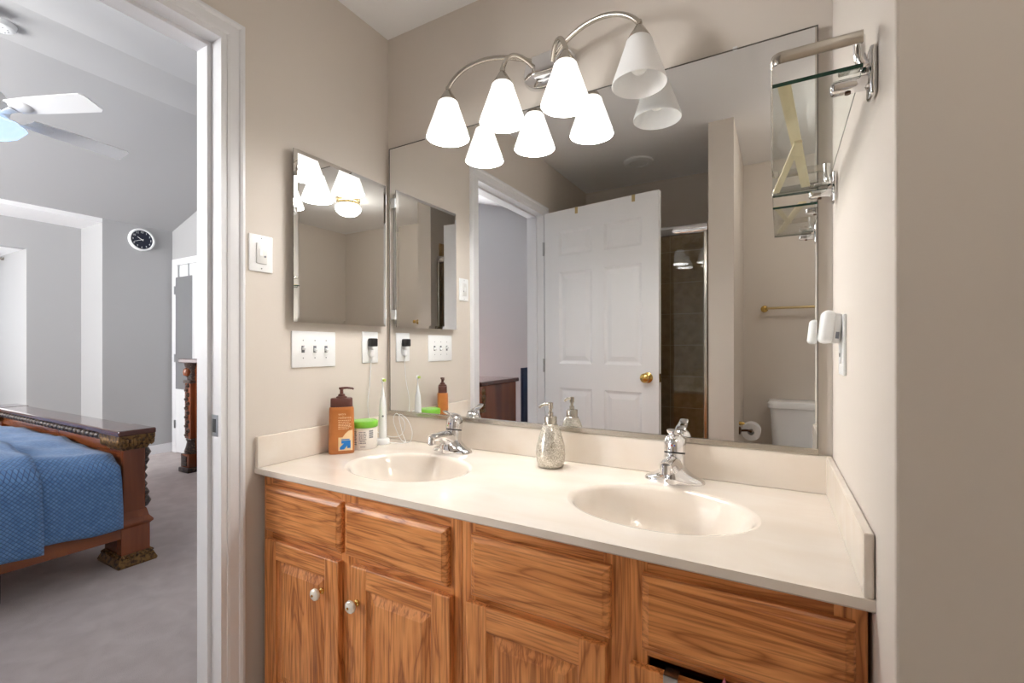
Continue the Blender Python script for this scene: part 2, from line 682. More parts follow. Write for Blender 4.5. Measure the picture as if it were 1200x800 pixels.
b = MB()
b.box(W, XR, YE, 0.0, 0, CZ, bevel=0.004)
struct(b.build('wall_right', M['taupe']))
b = MB()
b.box(XR, XR + 0.12, YB, YE, 0, CZ)
struct(b.build('wall_right_far', M['taupe']))
b = MB()
b.box(0.0, XR + 0.12, YB - 0.12, YB, 0, CZ)
struct(b.build('wall_behind', M['taupe']))
PX0, PX1, PY = 1.055, 1.187, -1.48
b = MB()
b.box(PX0, PX1, YB, PY, 0, CZ)
struct(b.build('wall_partition', M['taupe']))
b = MB()
b.box(0.0, XR + 0.12, YB - 0.12, 0.12, CZ, CZ + 0.1)
struct(b.build('ceiling', M['ceiling']))
b = MB()
b.box(-WT, XR + 0.12, YB - 0.12, 0.12, -0.1, 0.0)
struct(b.build('floor', M['floor_tile']))

# shower tiles: thin tiled linings on the three walls, up to 2.0 m
b = MB()
b.box(0.0, 0.012, YB, -1.585, 0, 2.0)
b.box(PX0 - 0.012, PX0, YB, -1.585, 0, 2.0)
b.box(0.012, PX0 - 0.012, YB, YB + 0.012, 0, 2.0)
struct(b.build('wall_shower', M['tile'], loc=(0, YB, 0)))
b = MB()
b.box(0.0, PX0, -1.61, -1.51, 0.0, 0.12, bevel=0.008)
struct(b.build('trim_shower_curb', M['marble']))

# doorway: jamb lining, stop and casing as one trim each
b = MB()
b.box(-WT - 0.003, 0.012, DY0, DY0 + 0.022, 0, DZ)
b.box(-WT - 0.003, 0.012, DY1 - 0.022, DY1, 0, DZ)
b.box(-WT - 0.003, 0.012, DY1 - 0.022, DY0 + 0.022, DZ, DZ + 0.022)
b.box(-0.078, -0.040, DY0 - 0.011, DY0 + 0.001, 0, DZ - 0.011, bevel=0.002)
b.box(-0.078, -0.040, DY1 - 0.001, DY1 + 0.011, 0, DZ - 0.011, bevel=0.002)
b.box(-0.078, -0.040, DY1, DY0, DZ - 0.011, DZ + 0.001, bevel=0.002)
jamb = struct(b.build('trim_jamb', M['trim']))
b = MB()
b.box(-0.036, -0.004, DY0 - 0.0015, DY0 + 0.001, 0.905, 0.968, bevel=0.0006)
b.box(-0.029, -0.013, DY0 - 0.0022, DY0 + 0.001, 0.917, 0.956, mi=1)
sp_ = b.build('strike_plate', [M['steel'], M['black']], jamb)

b = MB()
CW = 0.062


cprof = [(0.0, 0.0), (0.0, 0.009), (0.003, 0.011), (0.011, 0.011), (0.013, 0.0145), (0.020, 0.016), (0.044, 0.0165), (0.047, 0.020), (0.053, 0.022), (0.060, 0.021), (CW, 0.018), (CW, 0.0)]
cloops = []
for yy, sy_, zz, sz_ in ((DY0 + 0.004, 1, 0.0, 0), (DY0 + 0.004, 1, DZ + 0.004, 1), (DY1 - 0.004, -1, DZ + 0.004, 1), (DY1 - 0.004, -1, 0.0, 0)):
    cloops.append([(t, yy + sy_ * a0, zz + sz_ * a0) for a0, t in cprof])
b.loft(cloops)
struct(b.build('trim_door_casing', M['trim']))

# ------------------------------------------------------------------ setting: bedroom shell
XF = -4.499
XA = -5.021
YN = 1.231
XO = -6.05
YS = -3.4
b = MB()
b.box(XO - 0.2, -WT, YS - 0.1, YN + 0.1, -0.1, 0.0)
struct(b.build('floor_bedroom', M['carpet']))
b = MB()
b.box(XO, -WT, YN, YN + 0.12, 0, 3.3)
struct(b.build('wall_bedroom_back', M['grey_wall']))
b = MB()                                  # pier between the alcove and the back wall
b.box(XA - 0.1, XF, 0.607, YN, 0, 2.7)
struct(b.build('wall_bedroom_far', M['grey_wall'], loc=(XF, 0.607, 0)))
b = MB()                                  # alcove back wall with the dormer opening
b.box(XO, XA, 0.194, 0.607, 0, 2.7)
b.box(XA - 0.1, XA, -1.4, 0.194, 2.144, 2.7)
b.box(XO, XA, -1.9, -1.4, 0, 2.7)
struct(b.build('wall_alcove', M['grey_wall']))
b = MB()
b.box(XA - 0.1, XF, YS, -1.9, 0, 2.7)
struct(b.build('wall_bedroom_far_front', M['grey_wall']))
b = MB()
b.box(XA - 0.05, XF, -1.9, 0.607, 2.431, 2.7)
b.box(XO, XA - 0.1, -1.4, 0.194, 2.144, 2.24)
struct(b.build('ceiling_alcove', M['ceiling']))
b = MB()
b.box(XO - 0.12, XO, -1.4, 0.194, 0, 0.55)
b.box(XO - 0.12, XO, -1.4, 0.194, 2.05, 2.24)
b.box(XO - 0.12, XO, -1.4, -1.2, 0.55, 2.05)
b.box(XO - 0.12, XO, 0.0, 0.194, 0.55, 2.05)
struct(b.build('wall_dormer', M['grey_wall']))
b = MB()
b.box(XO, -WT, YS - 0.12, YS, 0, 0.6)
b.box(XO, -WT, YS - 0.12, YS, 2.3, 3.3)
b.box(XO, -4.3, YS - 0.12, YS, 0.6, 2.3)
b.box(-1.95, -WT, YS - 0.12, YS, 0.6, 2.3)
struct(b.build('wall_bedroom_front', M['grey_wall']))
# vaulted ceiling: rises from the far wall, flat strip, falls to the bathroom wall
b = MB()
prof = [(XF - 0.05, 2.455), (-2.67, 3.04), (-2.20, 3.04), (-WT, 2.42)]
b.poly(prof + [(x, z + 0.12) for x, z in prof[::-1]], YS - 0.1, YN + 0.05, 'xz')
struct(b.build('ceiling_bedroom', M['grey_wall'], loc=(-2.4, 0, 2.4)))
# baseboards
b = MB()
b.box(XF, XF + 0.014, 0.62, YN, 0, 0.10, bevel=0.004)
struct(b.build('baseboard_far', M['trim']))
b = MB()
b.box(-3.66, -WT, YN - 0.014, YN, 0, 0.10, bevel=0.004)
struct(b.build('baseboard_back', M['trim']))
b = MB()
b.box(XA, XA + 0.014, 0.2, 0.6, 0, 0.10, bevel=0.004)
struct(b.build('baseboard_alcove', M['trim']))


def window(name, along, x0, x1, z0, z1, pos, pane):
    """A white framed window with a meeting rail; pos is its plane, along 'x' or 'y'."""
    mtx = Matrix.Identity(4) if along == 'x' else Matrix(((0, 1, 0, 0), (1, 0, 0, 0), (0, 0, 1, 0), (0, 0, 0, 1)))
    f = MB()
    t = 0.05
    zm = (z0 + z1) / 2
    for a0, a1, c0, c1 in ((x0, x0 + t, z0, z1), (x1 - t, x1, z0, z1), (x0 + t, x1 - t, z0, z0 + t), (x0 + t, x1 - t, z1 - t, z1), (x0 + t, x1 - t, zm - 0.02, zm + 0.02)):
        f.box(a0, a1, pos - 0.03, pos + 0.03, c0, c1, mtx=mtx, bevel=0.004)
    fr = struct(f.build(name, M['trim']))
    g = MB()
    g.box(x0 + t, x1 - t, pos - 0.004, pos + 0.004, z0 + t, z1 - t, mtx=mtx)
    g.build('pane', M[pane], fr)
    return fr


window('window_1', 'y', -1.2, 0.0, 0.55, 2.05, XO - 0.06, 'pane_dim')
window('window_2', 'x', -4.3, -1.95, 0.6, 2.3, YS - 0.06, 'pane')  # unseen window, made wider so more light reaches the carpet

# closet door in the bedroom's back wall
b = MB()
b.box(-4.375, -3.70, YN - 0.022, YN + 0.01, 0.01, 2.07, bevel=0.004)
for (x0, x1, z0, z1) in ((-4.30, -4.08, 0.2, 0.9), (-3.99, -3.77, 0.2, 0.9), (-4.30, -4.08, 1.05, 1.9), (-3.99, -3.77, 1.05, 1.9)):
    b.rings(x0, x1, z0, z1, [(0, YN - 0.02), (0, YN - 0.024), (0.02, YN - 0.018), (0.04, YN - 0.025)])
closet = struct(b.build('door_2', M['door']))
for z in (0.32, 1.05, 1.80):
    b = MB()
    b.tube([(-4.385, YN - 0.03, z - 0.045), (-4.385, YN - 0.03, z + 0.045)], 0.007, 10)
    b.box(-4.40, -4.37, YN - 0.028, YN - 0.02, z - 0.04, z + 0.04)
    b.build('hinge', M['steel'], closet)
b = MB()
b.box(-4.47, -4.385, YN - 0.018, YN, 0, 2.15, bevel=0.004)
b.box(-3.695, -3.62, YN - 0.018, YN, 0, 2.15, bevel=0.004)
b.box(-4.385, -3.695, YN - 0.018, YN, 2.075, 2.15, bevel=0.004)
struct(b.build('trim_closet_casing', M['trim']))

# ------------------------------------------------------------------ the vanity
YFR = -0.545        # face frame plane
FT = 0.018          # thickness of doors and drawer fronts
van = thing('vanity_cabinet', 'golden oak double vanity cabinet with raised panel doors under the beige worktop', 'cabinet', (0.77, -0.3, 0))
b = MB()
b.box(0.017, 0.035, YFR + 0.018, -0.004, 0.0, 0.772, mi=1)
b.box(1.500, 1.518, YFR + 0.018, -0.004, 0.0, 0.772, mi=1)
b.box(0.035, 1.500, -0.012, -0.004, 0.1, 0.70)
b.box(0.035, 1.500, YFR + 0.018, -0.012, 0.085, 0.10)
b.box(0.035, 1.500, -0.49, -0.475, 0.0, 0.085)
b.build('carcass', [M['oak_h'], M['oak_v']], van)
b = MB()
for x0, x1 in ((0.017, 0.06), (0.362, 0.43), (0.735, 0.768), (0.769, 0.806), (1.105, 1.19), (1.475, 1.518)):
    b.box(x0, x1, YFR, YFR + 0.018, 0.085, 0.772, mi=1, bevel=0.0012, seg=1)
for x0, x1 in ((0.06, 0.362), (0.43, 0.735), (0.806, 1.105), (1.19, 1.475)):
    for z0, z1 in ((0.735, 0.772), (0.590 if x0 == 1.19 else 0.565, 0.63), (0.085, 0.125)):
        b.box(x0 - 0.0005, x1 + 0.0005, YFR + 0.0006, YFR + 0.018, z0, z1)
b.build('face_frame', [M['oak_h'], M['oak_v']], van)


def drawer_front(x0, x1, z0, z1, y=YFR, tilt=0.0):
    d = MB()
    d.rings(x0, x1, z0, z1, [(0.0, y), (0.0, y - 0.010), (0.0035, y - 0.0135), (0.012, y - 0.0165), (0.014, y - FT), (0.03, y - FT)])
    return d.build('drawer', M['oak_h'], van)


drawer_front(0.040, 0.376, 0.606, 0.744)
drawer_front(0.391, 0.735, 0.606, 0.744)
drawer_front(0.800, 1.122, 0.606, 0.744)
drawer_front(1.182, 1.502, 0.606, 0.746)


def make_door(x0, x1, z0, z1, knob_x, mtx=None):
    d = MB()
    y0, y1 = YFR - FT, YFR - 0.0005
    s = 0.056
    # stiles run the full height, rails sit between them
    d.box(x0, x0 + s, y0, y1, z0, z1, mi=1, bevel=0.003)
    d.box(x1 - s, x1, y0, y1, z0, z1, mi=1, bevel=0.003)
    d.box(x0 + s - 0.003, x1 - s + 0.003, y0 + 0.0004, y1, z0, z0 + s, mi=0, bevel=0.003)
    d.box(x0 + s - 0.003, x1 - s + 0.003, y0 + 0.0004, y1, z1 - s, z1, mi=0, bevel=0.003)
    ins = s - 0.002
    d.rings(x0 + ins, x1 - ins, z0 + ins, z1 - ins,
            [(0.0, y1), (0.0, y0 + 0.004), (0.006, y0 + 0.009), (0.010, y0 + 0.010), (0.032, y0 + 0.0025), (0.036, y0 + 0.0025)], mi=1)
    if mtx:
        d.v = [tuple(mtx @ Vector(p)) for p in d.v]
    do = d.build('door', [M['oak_h'], M['oak_v']], van)
    k = MB()
    kz = z1 - 0.093
    k.lathe([(0.0, 0.0), (0.0085, 0.0), (0.0085, 0.003), (0.005, 0.006), (0.005, 0.013), (0.008, 0.017)], n=24, mi=0, axis='y',
            center=(knob_x, y0, kz), mtx=Matrix.Scale(-1, 4, (0, 1, 0)))
    k.lathe([(0.007, 0.016), (0.014, 0.018), (0.0165, 0.022), (0.0155, 0.027), (0.010, 0.031), (0.0, 0.0325)], n=28, mi=1, axis='y',
            center=(knob_x, y0, kz), mtx=Matrix.Scale(-1, 4, (0, 1, 0)))
    k.lathe([(0.0, 0.0315), (0.0035, 0.032), (0.003, 0.0345), (0.0, 0.035)], n=16, mi=0, axis='y',
            center=(knob_x, y0, kz), mtx=Matrix.Scale(-1, 4, (0, 1, 0)))
    if mtx:
        k.v = [tuple(mtx @ Vector(p)) for p in k.v]
    k.build('knob', [M['brass'], M['knob_ceramic']], do, smooth=40)
    return do


make_door(0.044, 0.371, 0.105, 0.584, 0.307)
make_door(0.420, 0.746, 0.105, 0.588, 0.415 + 0.030)
make_door(0.790, 1.115, 0.105, 0.592, 1.083)
make_door(1.160, 1.486, 0.105, 0.576, 1.19)

# worktop with two moulded oval basins
top = thing('vanity_worktop', 'glossy beige cultured marble double basin worktop on the oak vanity', 'worktop', (0.762, -0.283, 0.772))
CD = -0.567
SINKS = [(0.395, -0.312), (1.155, -0.302)]
SA, SB = 0.205, 0.152
NSEG = 96


def sink_angles(cx, cy, x0, x1, y0, y1):
    an = [2 * PI * k / NSEG for k in range(NSEG)]
    for px, py in ((x0, y0), (x1, y0), (x1, y1), (x0, y1)):
        a = math.atan2(py - cy, px - cx) % (2 * PI)
        i = min(range(len(an)), key=lambda q: abs((an[q] - a + PI) % (2 * PI) - PI))
        an[i] = a
    return sorted(an)


b = MB()
bowls = []
for (cx, cy), (x0, x1) in zip(SINKS, ((0.0, 0.775), (0.775, W))):
    y0, y1 = CD, -0.001
    an = sink_angles(cx, cy, x0, x1, y0, y1)
    outer, rim = [], []
    for a in an:
        ca, sa = math.cos(a), math.sin(a)
        ts = []
        if abs(ca) > 1e-9:
            ts.append(((x1 if ca > 0 else x0) - cx) / ca)
        if abs(sa) > 1e-9:
            ts.append(((y1 if sa > 0 else y0) - cy) / sa)
        t = min(ts)
        outer.append((cx + t * ca, cy + t * sa, ZC))
        r = 1.0 / math.sqrt((ca / (SA + 0.012)) ** 2 + (sa / (SB + 0.012)) ** 2)
        rim.append((cx + r * ca, cy + r * sa, ZC))
    b.loft([outer, rim], cap0=False, cap1=False)
    loops = []
    for sc, add, dz in ((1, 0.012, 0.0), (1, 0.006, -0.0012), (1, 0.0, -0.005), (1, -0.004, -0.011), (0.95, -0.004, -0.032), (0.86, -0.004, -0.066),
                        (0.72, 0, -0.098), (0.52, 0, -0.121), (0.30, 0, -0.131), (0.10, 0, -0.134)):
        lp = []
        for a in an:
            ca, sa = math.cos(a), math.sin(a)
            A, B = SA * sc + add, SB * sc + add
            r = 1.0 / math.sqrt((ca / A) ** 2 + (sa / B) ** 2)
            lp.append((cx + r * ca, cy + r * sa + 0.02 * (1 - sc), ZC + dz))
        loops.append(lp)
    bowls.append(loops)
# front edge, ends and underside lip
FE = [(CD + 0.004, ZC), (CD, ZC - 0.004), (CD, ZC - 0.016), (CD + 0.004, ZC - 0.020), (CD + 0.03, ZC - 0.020)]
verts, faces = [], []
for y, z in [(CD, ZC)] + FE[1:]:
    verts += [(0.0, y, z), (W, y, z)]
for i in range(len(FE) - 1):
    faces.append([2 * i, 2 * i + 1, 2 * i + 3, 2 * i + 2])
b.add(verts, faces)
b.add([(0, CD, ZC), (0, -0.001, ZC), (0, -0.001, ZC - 0.02), (0, CD, ZC - 0.02)], [[0, 1, 2, 3]])
b.add([(W, CD, ZC), (W, -0.001, ZC), (W, -0.001, ZC - 0.02), (W, CD, ZC - 0.02)], [[0, 1, 2, 3]])
b.build('top', M['marble'], top, fix=False)
for loops in bowls:
    d = MB()
    d.loft(loops, cap0=False, cap1=True)
    bo = d.build('basin', M['marble'], top, smooth=60)
    for p in bo.data.polygons:
        pass
    c = loops[-1]
    dx = sum(p[0] for p in c) / len(c)
    dy = sum(p[1] for p in c) / len(c)
    d = MB()
    d.lathe([(0.0, 0.0), (0.024, 0.0), (0.024, 0.003), (0.018, 0.004), (0.016, 0.001), (0.0, 0.0015)], center=(dx, dy, ZC - 0.1335), n=32)
    d.build('drain', M['chrome'], bo, smooth=40)
ST = 0.0145
ZS = 0.889
b = MB()
b.box(0.001, W - 0.001, -0.017, -0.001, ZC, ZS, bevel=0.003)
b.build('backsplash', M['marble'], top)
b = MB()
b.box(0.001, ST, CD + 0.001, -0.017, ZC, ZS, bevel=0.003)
b.build('side_splash', M['marble'], top)
b = MB()
b.box(W - ST, W - 0.001, CD + 0.001, -0.017, ZC, ZS, bevel=0.003)
b.build('side_splash', M['marble'], top)

# ------------------------------------------------------------------ large wall mirror
MX0, MX1, MZ0, MZ1 = 0.020, 1.4914, 0.9063, 1.977
tilt = math.radians(0.25)
mir = thing('wall_mirror', 'large frameless wall mirror standing on the backsplash above both basins', 'mirror', (0.756, -0.004, MZ0))
mt = Matrix.Translation((MX0, -0.002, MZ0)) @ Matrix.Rotation(math.radians(-0.30), 4, 'Z') @ Matrix.Rotation(tilt, 4, 'X') @ Matrix.Translation((-MX0, 0, -MZ0))
b = MB()
b.box(MX0, MX1, -0.005, 0.0, MZ0, MZ1, mi=1, mtx=mt)
b.v = [tuple(p) for p in b.v]
o = b.build('mirror_glass', [M['mirror'], M['mirror_edge']], mir)
for p in o.data.polygons:
    if p.normal.y < -0.9:
        p.material_index = 0
b = MB()
b.box(MX0 - 0.0015, MX0 + 0.0008, -0.0062, -0.0005, MZ0, MZ1 + 0.0015, mtx=mt)
b.box(MX1 - 0.0008, MX1 + 0.0015, -0.0062, -0.0005, MZ0, MZ1 + 0.0015, mtx=mt)
b.box(MX0 - 0.0015, MX1 + 0.0015, -0.0062, -0.0005, MZ1 - 0.0008, MZ1 + 0.002, mtx=mt)
b.build('edge_strip', M['mirror_edge'], mir)
b = MB()
b.box(MX0 - 0.002, W - 0.03, -0.0182, -0.001, ZS + 0.001, MZ0, bevel=0.002)
b.build('bottom_channel', M['nickel'], mir)
for x in (0.215, 1.303):
    b = MB()
    b.box(x - 0.006, x + 0.006, -0.0190 if x > 1 else -0.0145, 0.0, MZ1 - 0.005, MZ1 + 0.009, bevel=0.002)
    b.build('mirror_clip', M['off_white'], mir)

# ------------------------------------------------------------------ faucets


def make_faucet(loc, label):
    f = thing('basin_faucet', label, 'faucet', loc, 0, 'chrome basin faucets')
    d = MB()
    # base plate: two low feet that sweep up into the body
    loops = []
    n = 28
    for i in range(33):
        u = -1 + 2 * i / 32
        x = 0.080 * math.sin(u * PI / 2)
        ry = max(0.030 * (1 - abs(x / 0.0805) ** 5) ** 0.5, 0.002)
        g = math.exp(-(x / 0.034) ** 2)
        h = 0.015 * (1 - abs(x / 0.0805) ** 4) ** 0.5 + 0.052 * g + 0.002
        lp = []
        for k in range(n):
            a = PI * k / (n - 1)
            front = 1.0 + 0.75 * g if math.cos(a) < 0 else 1.0
            lp.append((x, ry * front * math.cos(a), h * math.sin(a) ** 0.8 if math.sin(a) > 0 else 0.0))
        loops.append(lp)
    d.loft(loops)
    f_base = d.build('base', M['chrome'], f, smooth=50, local=True)
    d = MB()
    d.tube([(0, 0.002, 0.030), (0, 0.003, 0.050), (0, 0.006, 0.068), (0, 0.008, 0.076)], [0.030, 0.0295, 0.029, 0.0275], 28)
    d.build('body', M['chrome'], f, smooth=50, local=True)
    d = MB()
    d.tube(bezier((0, -0.004, 0.036), (0, -0.045, 0.062), (0, -0.085, 0.072), (0, -0.120, 0.064), 14),
           [(0.026 - 0.0105 * i / 14, 0.034 - 0.020 * min(1, i / 9)) for i in range(15)], 24, up=(0, 0, 1))
    d.tube([(0, -0.115, 0.068), (0, -0.118, 0.046)], 0.0135, 24)
    sp = d.build('spout', M['chrome'], f, smooth=50, local=True)
    d = MB()
    d.lathe([(0.0, 0.0), (0.0095, 0.0), (0.0095, 0.002), (0.0, 0.002)], center=(0, -0.118, 0.0445), n=20)
    d.build('aerator', M['grey_plastic'], sp, local=True)
    # single lever: dark ring, domed cap leaning back, lever tongue towards the user
    R = Matrix.Translation((0, 0.008, 0.076)) @ Matrix.Rotation(math.radians(-10), 4, 'X')
    d = MB()
    d.lathe([(0.0, -0.003), (0.0278, -0.003), (0.0283, 0.0), (0.0278, 0.003), (0.0, 0.003)], n=32, mtx=R)
    d.build('ring', M['black'], f, smooth=40, local=True)
    d = MB()
    d.lathe([(0.0, 0.003), (0.0285, 0.003), (0.0298, 0.012), (0.0292, 0.026), (0.0265, 0.039), (0.0195, 0.048), (0.010, 0.053), (0.0, 0.054)], n=36, mtx=R)
    lv = spline([(0, 0.010, 0.050), (0, -0.010, 0.054), (0, -0.032, 0.054), (0, -0.050, 0.057), (0, -0.062, 0.062)], 6)
    lv = [R @ p for p in lv]
    m_ = len(lv) - 1
    d.tube(lv, [(0.017 - 0.005 * i / m_, 0.0065 - 0.003 * i / m_) for i in range(m_ + 1)], 18, up=(0, 0, 1))
    h = d.build('handle', M['chrome'], f, smooth=50, local=True)
    d = MB()
    d.lathe([(0.0, 0.0), (0.0022, 0.0), (0.0022, 0.0006), (0.0, 0.0006)], n=12, mi=0, mtx=R @ Matrix.Translation((-0.0035, -0.0292, 0.020)) @ Matrix.Rotation(PI / 2, 4, 'X'))
    d.lathe([(0.0, 0.0), (0.0022, 0.0), (0.0022, 0.0006), (0.0, 0.0006)], n=12, mi=1, mtx=R @ Matrix.Translation((0.0035, -0.0292, 0.020)) @ Matrix.Rotation(PI / 2, 4, 'X'))
    d.build('temperature_mark', [M['red'], M['blue_dot']], h, local=True)
    return f


fa = make_faucet((0.393, -0.080, ZC + 0.0004), 'chrome single lever faucet behind the basin next to the lotion bottle')
dup(fa, (1.153, -0.072, ZC + 0.0004), 'chrome single lever faucet behind the basin nearest the glass shelf')

# ------------------------------------------------------------------ things on the worktop
sd = thing('soap_dispenser', 'crackled silver glass soap dispenser between the two basins', 'soap dispenser', (0.787, -0.098, ZC + 0.0004))
b = MB()
b.lathe([(0.0, 0.0), (0.036, 0.0), (0.040, 0.004), (0.0445, 0.020), (0.0465, 0.040), (0.0445, 0.062), (0.0385, 0.088), (0.0305, 0.112), (0.0250, 0.124), (0.0225, 0.128), (0.0, 0.128)], n=56)
b.build('bottle', M['crackle'], sd, smooth=50, local=True)
b = MB()
b.lathe([(0.0, 0.128), (0.022, 0.128), (0.0225, 0.131), (0.0195, 0.133), (0.0195, 0.154), (0.018, 0.1565), (0.008, 0.158), (0.008, 0.168), (0.005, 0.169), (0.005, 0.180), (0.0078, 0.181), (0.0078, 0.199), (0.0, 0.2005)], n=36)
b.tube(spline([(0.0, 0.0, 0.193), (-0.015, -0.007, 0.193), (-0.026, -0.012, 0.189), (-0.033, -0.0155, 0.182)], 5), 0.0042, 12)
b.build('pump', M['nickel'], sd, smooth=40, local=True)

# lotion bottle: flat-sided bottle with a front label
lo = thing('lotion_bottle', 'orange brown lotion pump bottle with blue arrow by the left wall', 'bottle', (0.066, -0.292, ZC + 0.0004), math.radians(50))


def superellipse(rx, ry, z, n=48, e=4.0):
    out = []
    for k in range(n):
        a = 2 * PI * k / n
        c, s = math.cos(a), math.sin(a)
        out.append((rx * math.copysign(abs(c) ** (2 / e), c), ry * math.copysign(abs(s) ** (2 / e), s), z))
    return out


b = MB()
b.loft([superellipse(0.0410, 0.0235, 0.0), superellipse(0.0430, 0.0255, 0.004), superellipse(0.0430, 0.0255, 0.05), superellipse(0.0415, 0.0245, 0.150),
        superellipse(0.0410, 0.0240, 0.158), superellipse(0.0385, 0.0215, 0.163)])
b.build('bottle_body', M['lotion'], lo, smooth=45, local=True)
b = MB()
b.loft([superellipse(0.0365, 0.0195, 0.163), superellipse(0.0372, 0.0205, 0.166), superellipse(0.0365, 0.0200, 0.191), superellipse(0.0340, 0.0180, 0.1935)])
b.build('cap', M['lotion_cap'], lo, smooth=45, local=True)
b = MB()
b.lathe([(0.0, 0.193), (0.019, 0.193), (0.018, 0.198), (0.012, 0.201), (0.011, 0.207), (0.006, 0.209), (0.0055, 0.222), (0.009, 0.224), (0.009, 0.231), (0.0, 0.232)], n=28)
b.tube([(0.0, 0.0, 0.228), (0.018, -0.002, 0.2285), (0.036, -0.004, 0.2265), (0.040, -0.0045, 0.223)], [0.0045, 0.004, 0.0035, 0.0035], 12)
b.build('pump', M['lotion_cap'], lo, smooth=40, local=True)
YL = -0.0264


def label_m(x, z, y=YL):
    return Matrix.Translation((x, y, z)) @ Matrix.Rotation(PI / 2, 4, 'X')


text_mesh('extra', 0.0115, label_m(-0.011, 0.139, -0.0252), M['label_text'], 'label_lettering', lo, align='LEFT')
text_mesh('radiance', 0.0125, label_m(-0.011, 0.127, -0.0254), M['label_text'], 'label_lettering', lo, align='LEFT')
b = MB()
for z, w in ((0.117, 0.040), (0.111, 0.036), (0.104, 0.042), (0.099, 0.039), (0.094, 0.042), (0.088, 0.034)):
    x = -0.011
    random.seed(int(z * 1000))
    while x < -0.011 + w:
        l_ = random.uniform(0.003, 0.009)
        b.box(x, min(x + l_, -0.011 + w), -0.0262, -0.0250, z - 0.0011, z + 0.0011)
        x += l_ + 0.0016
b.build('label_lines', M['label_text'], lo, local=True)
b = MB()
b.box(-0.011, 0.036, -0.0263, -0.0252, 0.012, 0.058)
b.poly([(0.003, 0.058), (0.036, 0.058), (0.036, 0.083), (0.022, 0.080), (0.011, 0.070)], -0.0263, -0.0250)
b.build('label_patch', M['cream'], lo, local=True)
b = MB()
b.poly([(-0.006, 0.016), (0.008, 0.016), (0.018, 0.029), (0.018, 0.020), (0.029, 0.020), (0.029, 0.047), (-0.001, 0.047), (-0.001, 0.037), (0.007, 0.037), (-0.006, 0.024)], -0.0268, -0.0262)
b.poly([(-0.001, 0.049), (0.025, 0.049), (0.027, 0.052), (-0.001, 0.052)], -0.0268, -0.0262)
b.build('arrow_emblem', M['blue_print'], lo, local=True)

# jar with green lid
ja = thing('cream_jar', 'white jar with lime green lid between lotion bottle and toothbrush', 'jar', (0.070, -0.192, ZC + 0.0004))
b = MB()
b.lathe([(0.0, 0.0), (0.044, 0.0), (0.047, 0.003), (0.047, 0.076), (0.044, 0.080), (0.0, 0.080)], n=56)
b.build('jar_body', M['jar'], ja, smooth=45, local=True)
b = MB()
b.lathe([(0.0, 0.079), (0.049, 0.079), (0.0495, 0.081), (0.0495, 0.098), (0.047, 0.101), (0.0, 0.102)], n=64)
b.build('lid', M['lime'], ja, smooth=45, local=True)
b = MB()
b.lathe([(0.0, 0.1015), (0.036, 0.1017), (0.036, 0.1022), (0.0, 0.1024)], n=48)
b.build('lid_label', M['lime_top'], ja, smooth=45, local=True)
b = MB()


def jar_patch(a0, a1, z0, z1):
    n = 6
    vs = []
    for i in range(n + 1):
        a = math.radians(a0 + (a1 - a0) * i / n)
        vs += [(0.0473 * math.cos(a), 0.0473 * math.sin(a), z0), (0.0473 * math.cos(a), 0.0473 * math.sin(a), z1)]
    b.add(vs, [[2 * i, 2 * i + 2, 2 * i + 3, 2 * i + 1] for i in range(n)])


random.seed(3)
for row in range(7):
    z = 0.062 - row * 0.0065
    a = -66
    while a < -36:
        l_ = random.uniform(3, 9)
        jar_patch(a, min(a + l_, -34), z, z + 0.0035)
        a += l_ + 2
for row in range(8):
    z = 0.064 - row * 0.0065
    jar_patch(-98, -98 + random.uniform(12, 22), z, z + 0.0032)
for row in range(4):
    jar_patch(-22, -2, 0.064 - row * 0.0075, 0.064 - row * 0.0075 + 0.0058)
jar_patch(-60, -38, 0.010, 0.0125)
b.build('label_print', M['grey_print'], ja, local=True)

# electric toothbrush on its charger
TBX, TBY = 0.080, -0.108
tc_ = thing('toothbrush_charger', 'white charging stand with a coiled thin cord in the worktop corner under the toothbrush', 'charger', (TBX, TBY, ZC))
b = MB()
b.lathe([(0.0, 0.0003), (0.0245, 0.0003), (0.0255, 0.003), (0.0245, 0.017), (0.021, 0.022), (0.0, 0.023)], n=36, sx=1.0, sy=1.1)
b.build('charger_base', M['white_plastic'], tc_, smooth=40, local=True)
b = MB()
b.tube(spline([(0.0125, -0.103, 1.124), (0.0110, -0.103, 1.10), (0.012, -0.110, 1.02), (0.017, -0.125, 0.93), (0.024, -0.105, 0.850), (0.050, -0.060, 0.812),
               (0.115, -0.048, 0.818), (0.140, -0.052, 0.870), (0.105, -0.060, 0.905), (0.085, -0.055, 0.870), (0.120, -0.050, 0.802), (0.165, -0.050, 0.798),
               (0.178, -0.052, 0.840), (0.150, -0.050, 0.885), (0.118, -0.060, 0.900), (0.128, -0.052, 0.830), (0.150, -0.060, 0.7955), (0.118, -0.088, 0.7955), (0.103, -0.104, 0.799)], 8), 0.0014, 8)
b.build('cord', M['white_plastic'], tc_, smooth=60)
b = MB()
b.box(0.0078, 0.024, -0.113, -0.091, 1.128, 1.156, bevel=0.004)
b.tube([(0.016, -0.102, 1.132), (0.0125, -0.103, 1.120)], 0.0034, 10)
b.build('plug', M['white_plastic'], tc_, smooth=40)
tb = thing('electric_toothbrush', 'slim white electric toothbrush with yellow green bristles standing on its charger', 'toothbrush', (TBX, TBY, ZC + 0.0235))
b = MB()
b.lathe([(0.0, 0.0), (0.0135, 0.0), (0.0150, 0.008), (0.0152, 0.058), (0.0140, 0.108), (0.0115, 0.143), (0.0085, 0.158), (0.0, 0.160)], n=32)
b.build('handle', M['white_plastic'], tb, smooth=45, local=True)
b = MB()
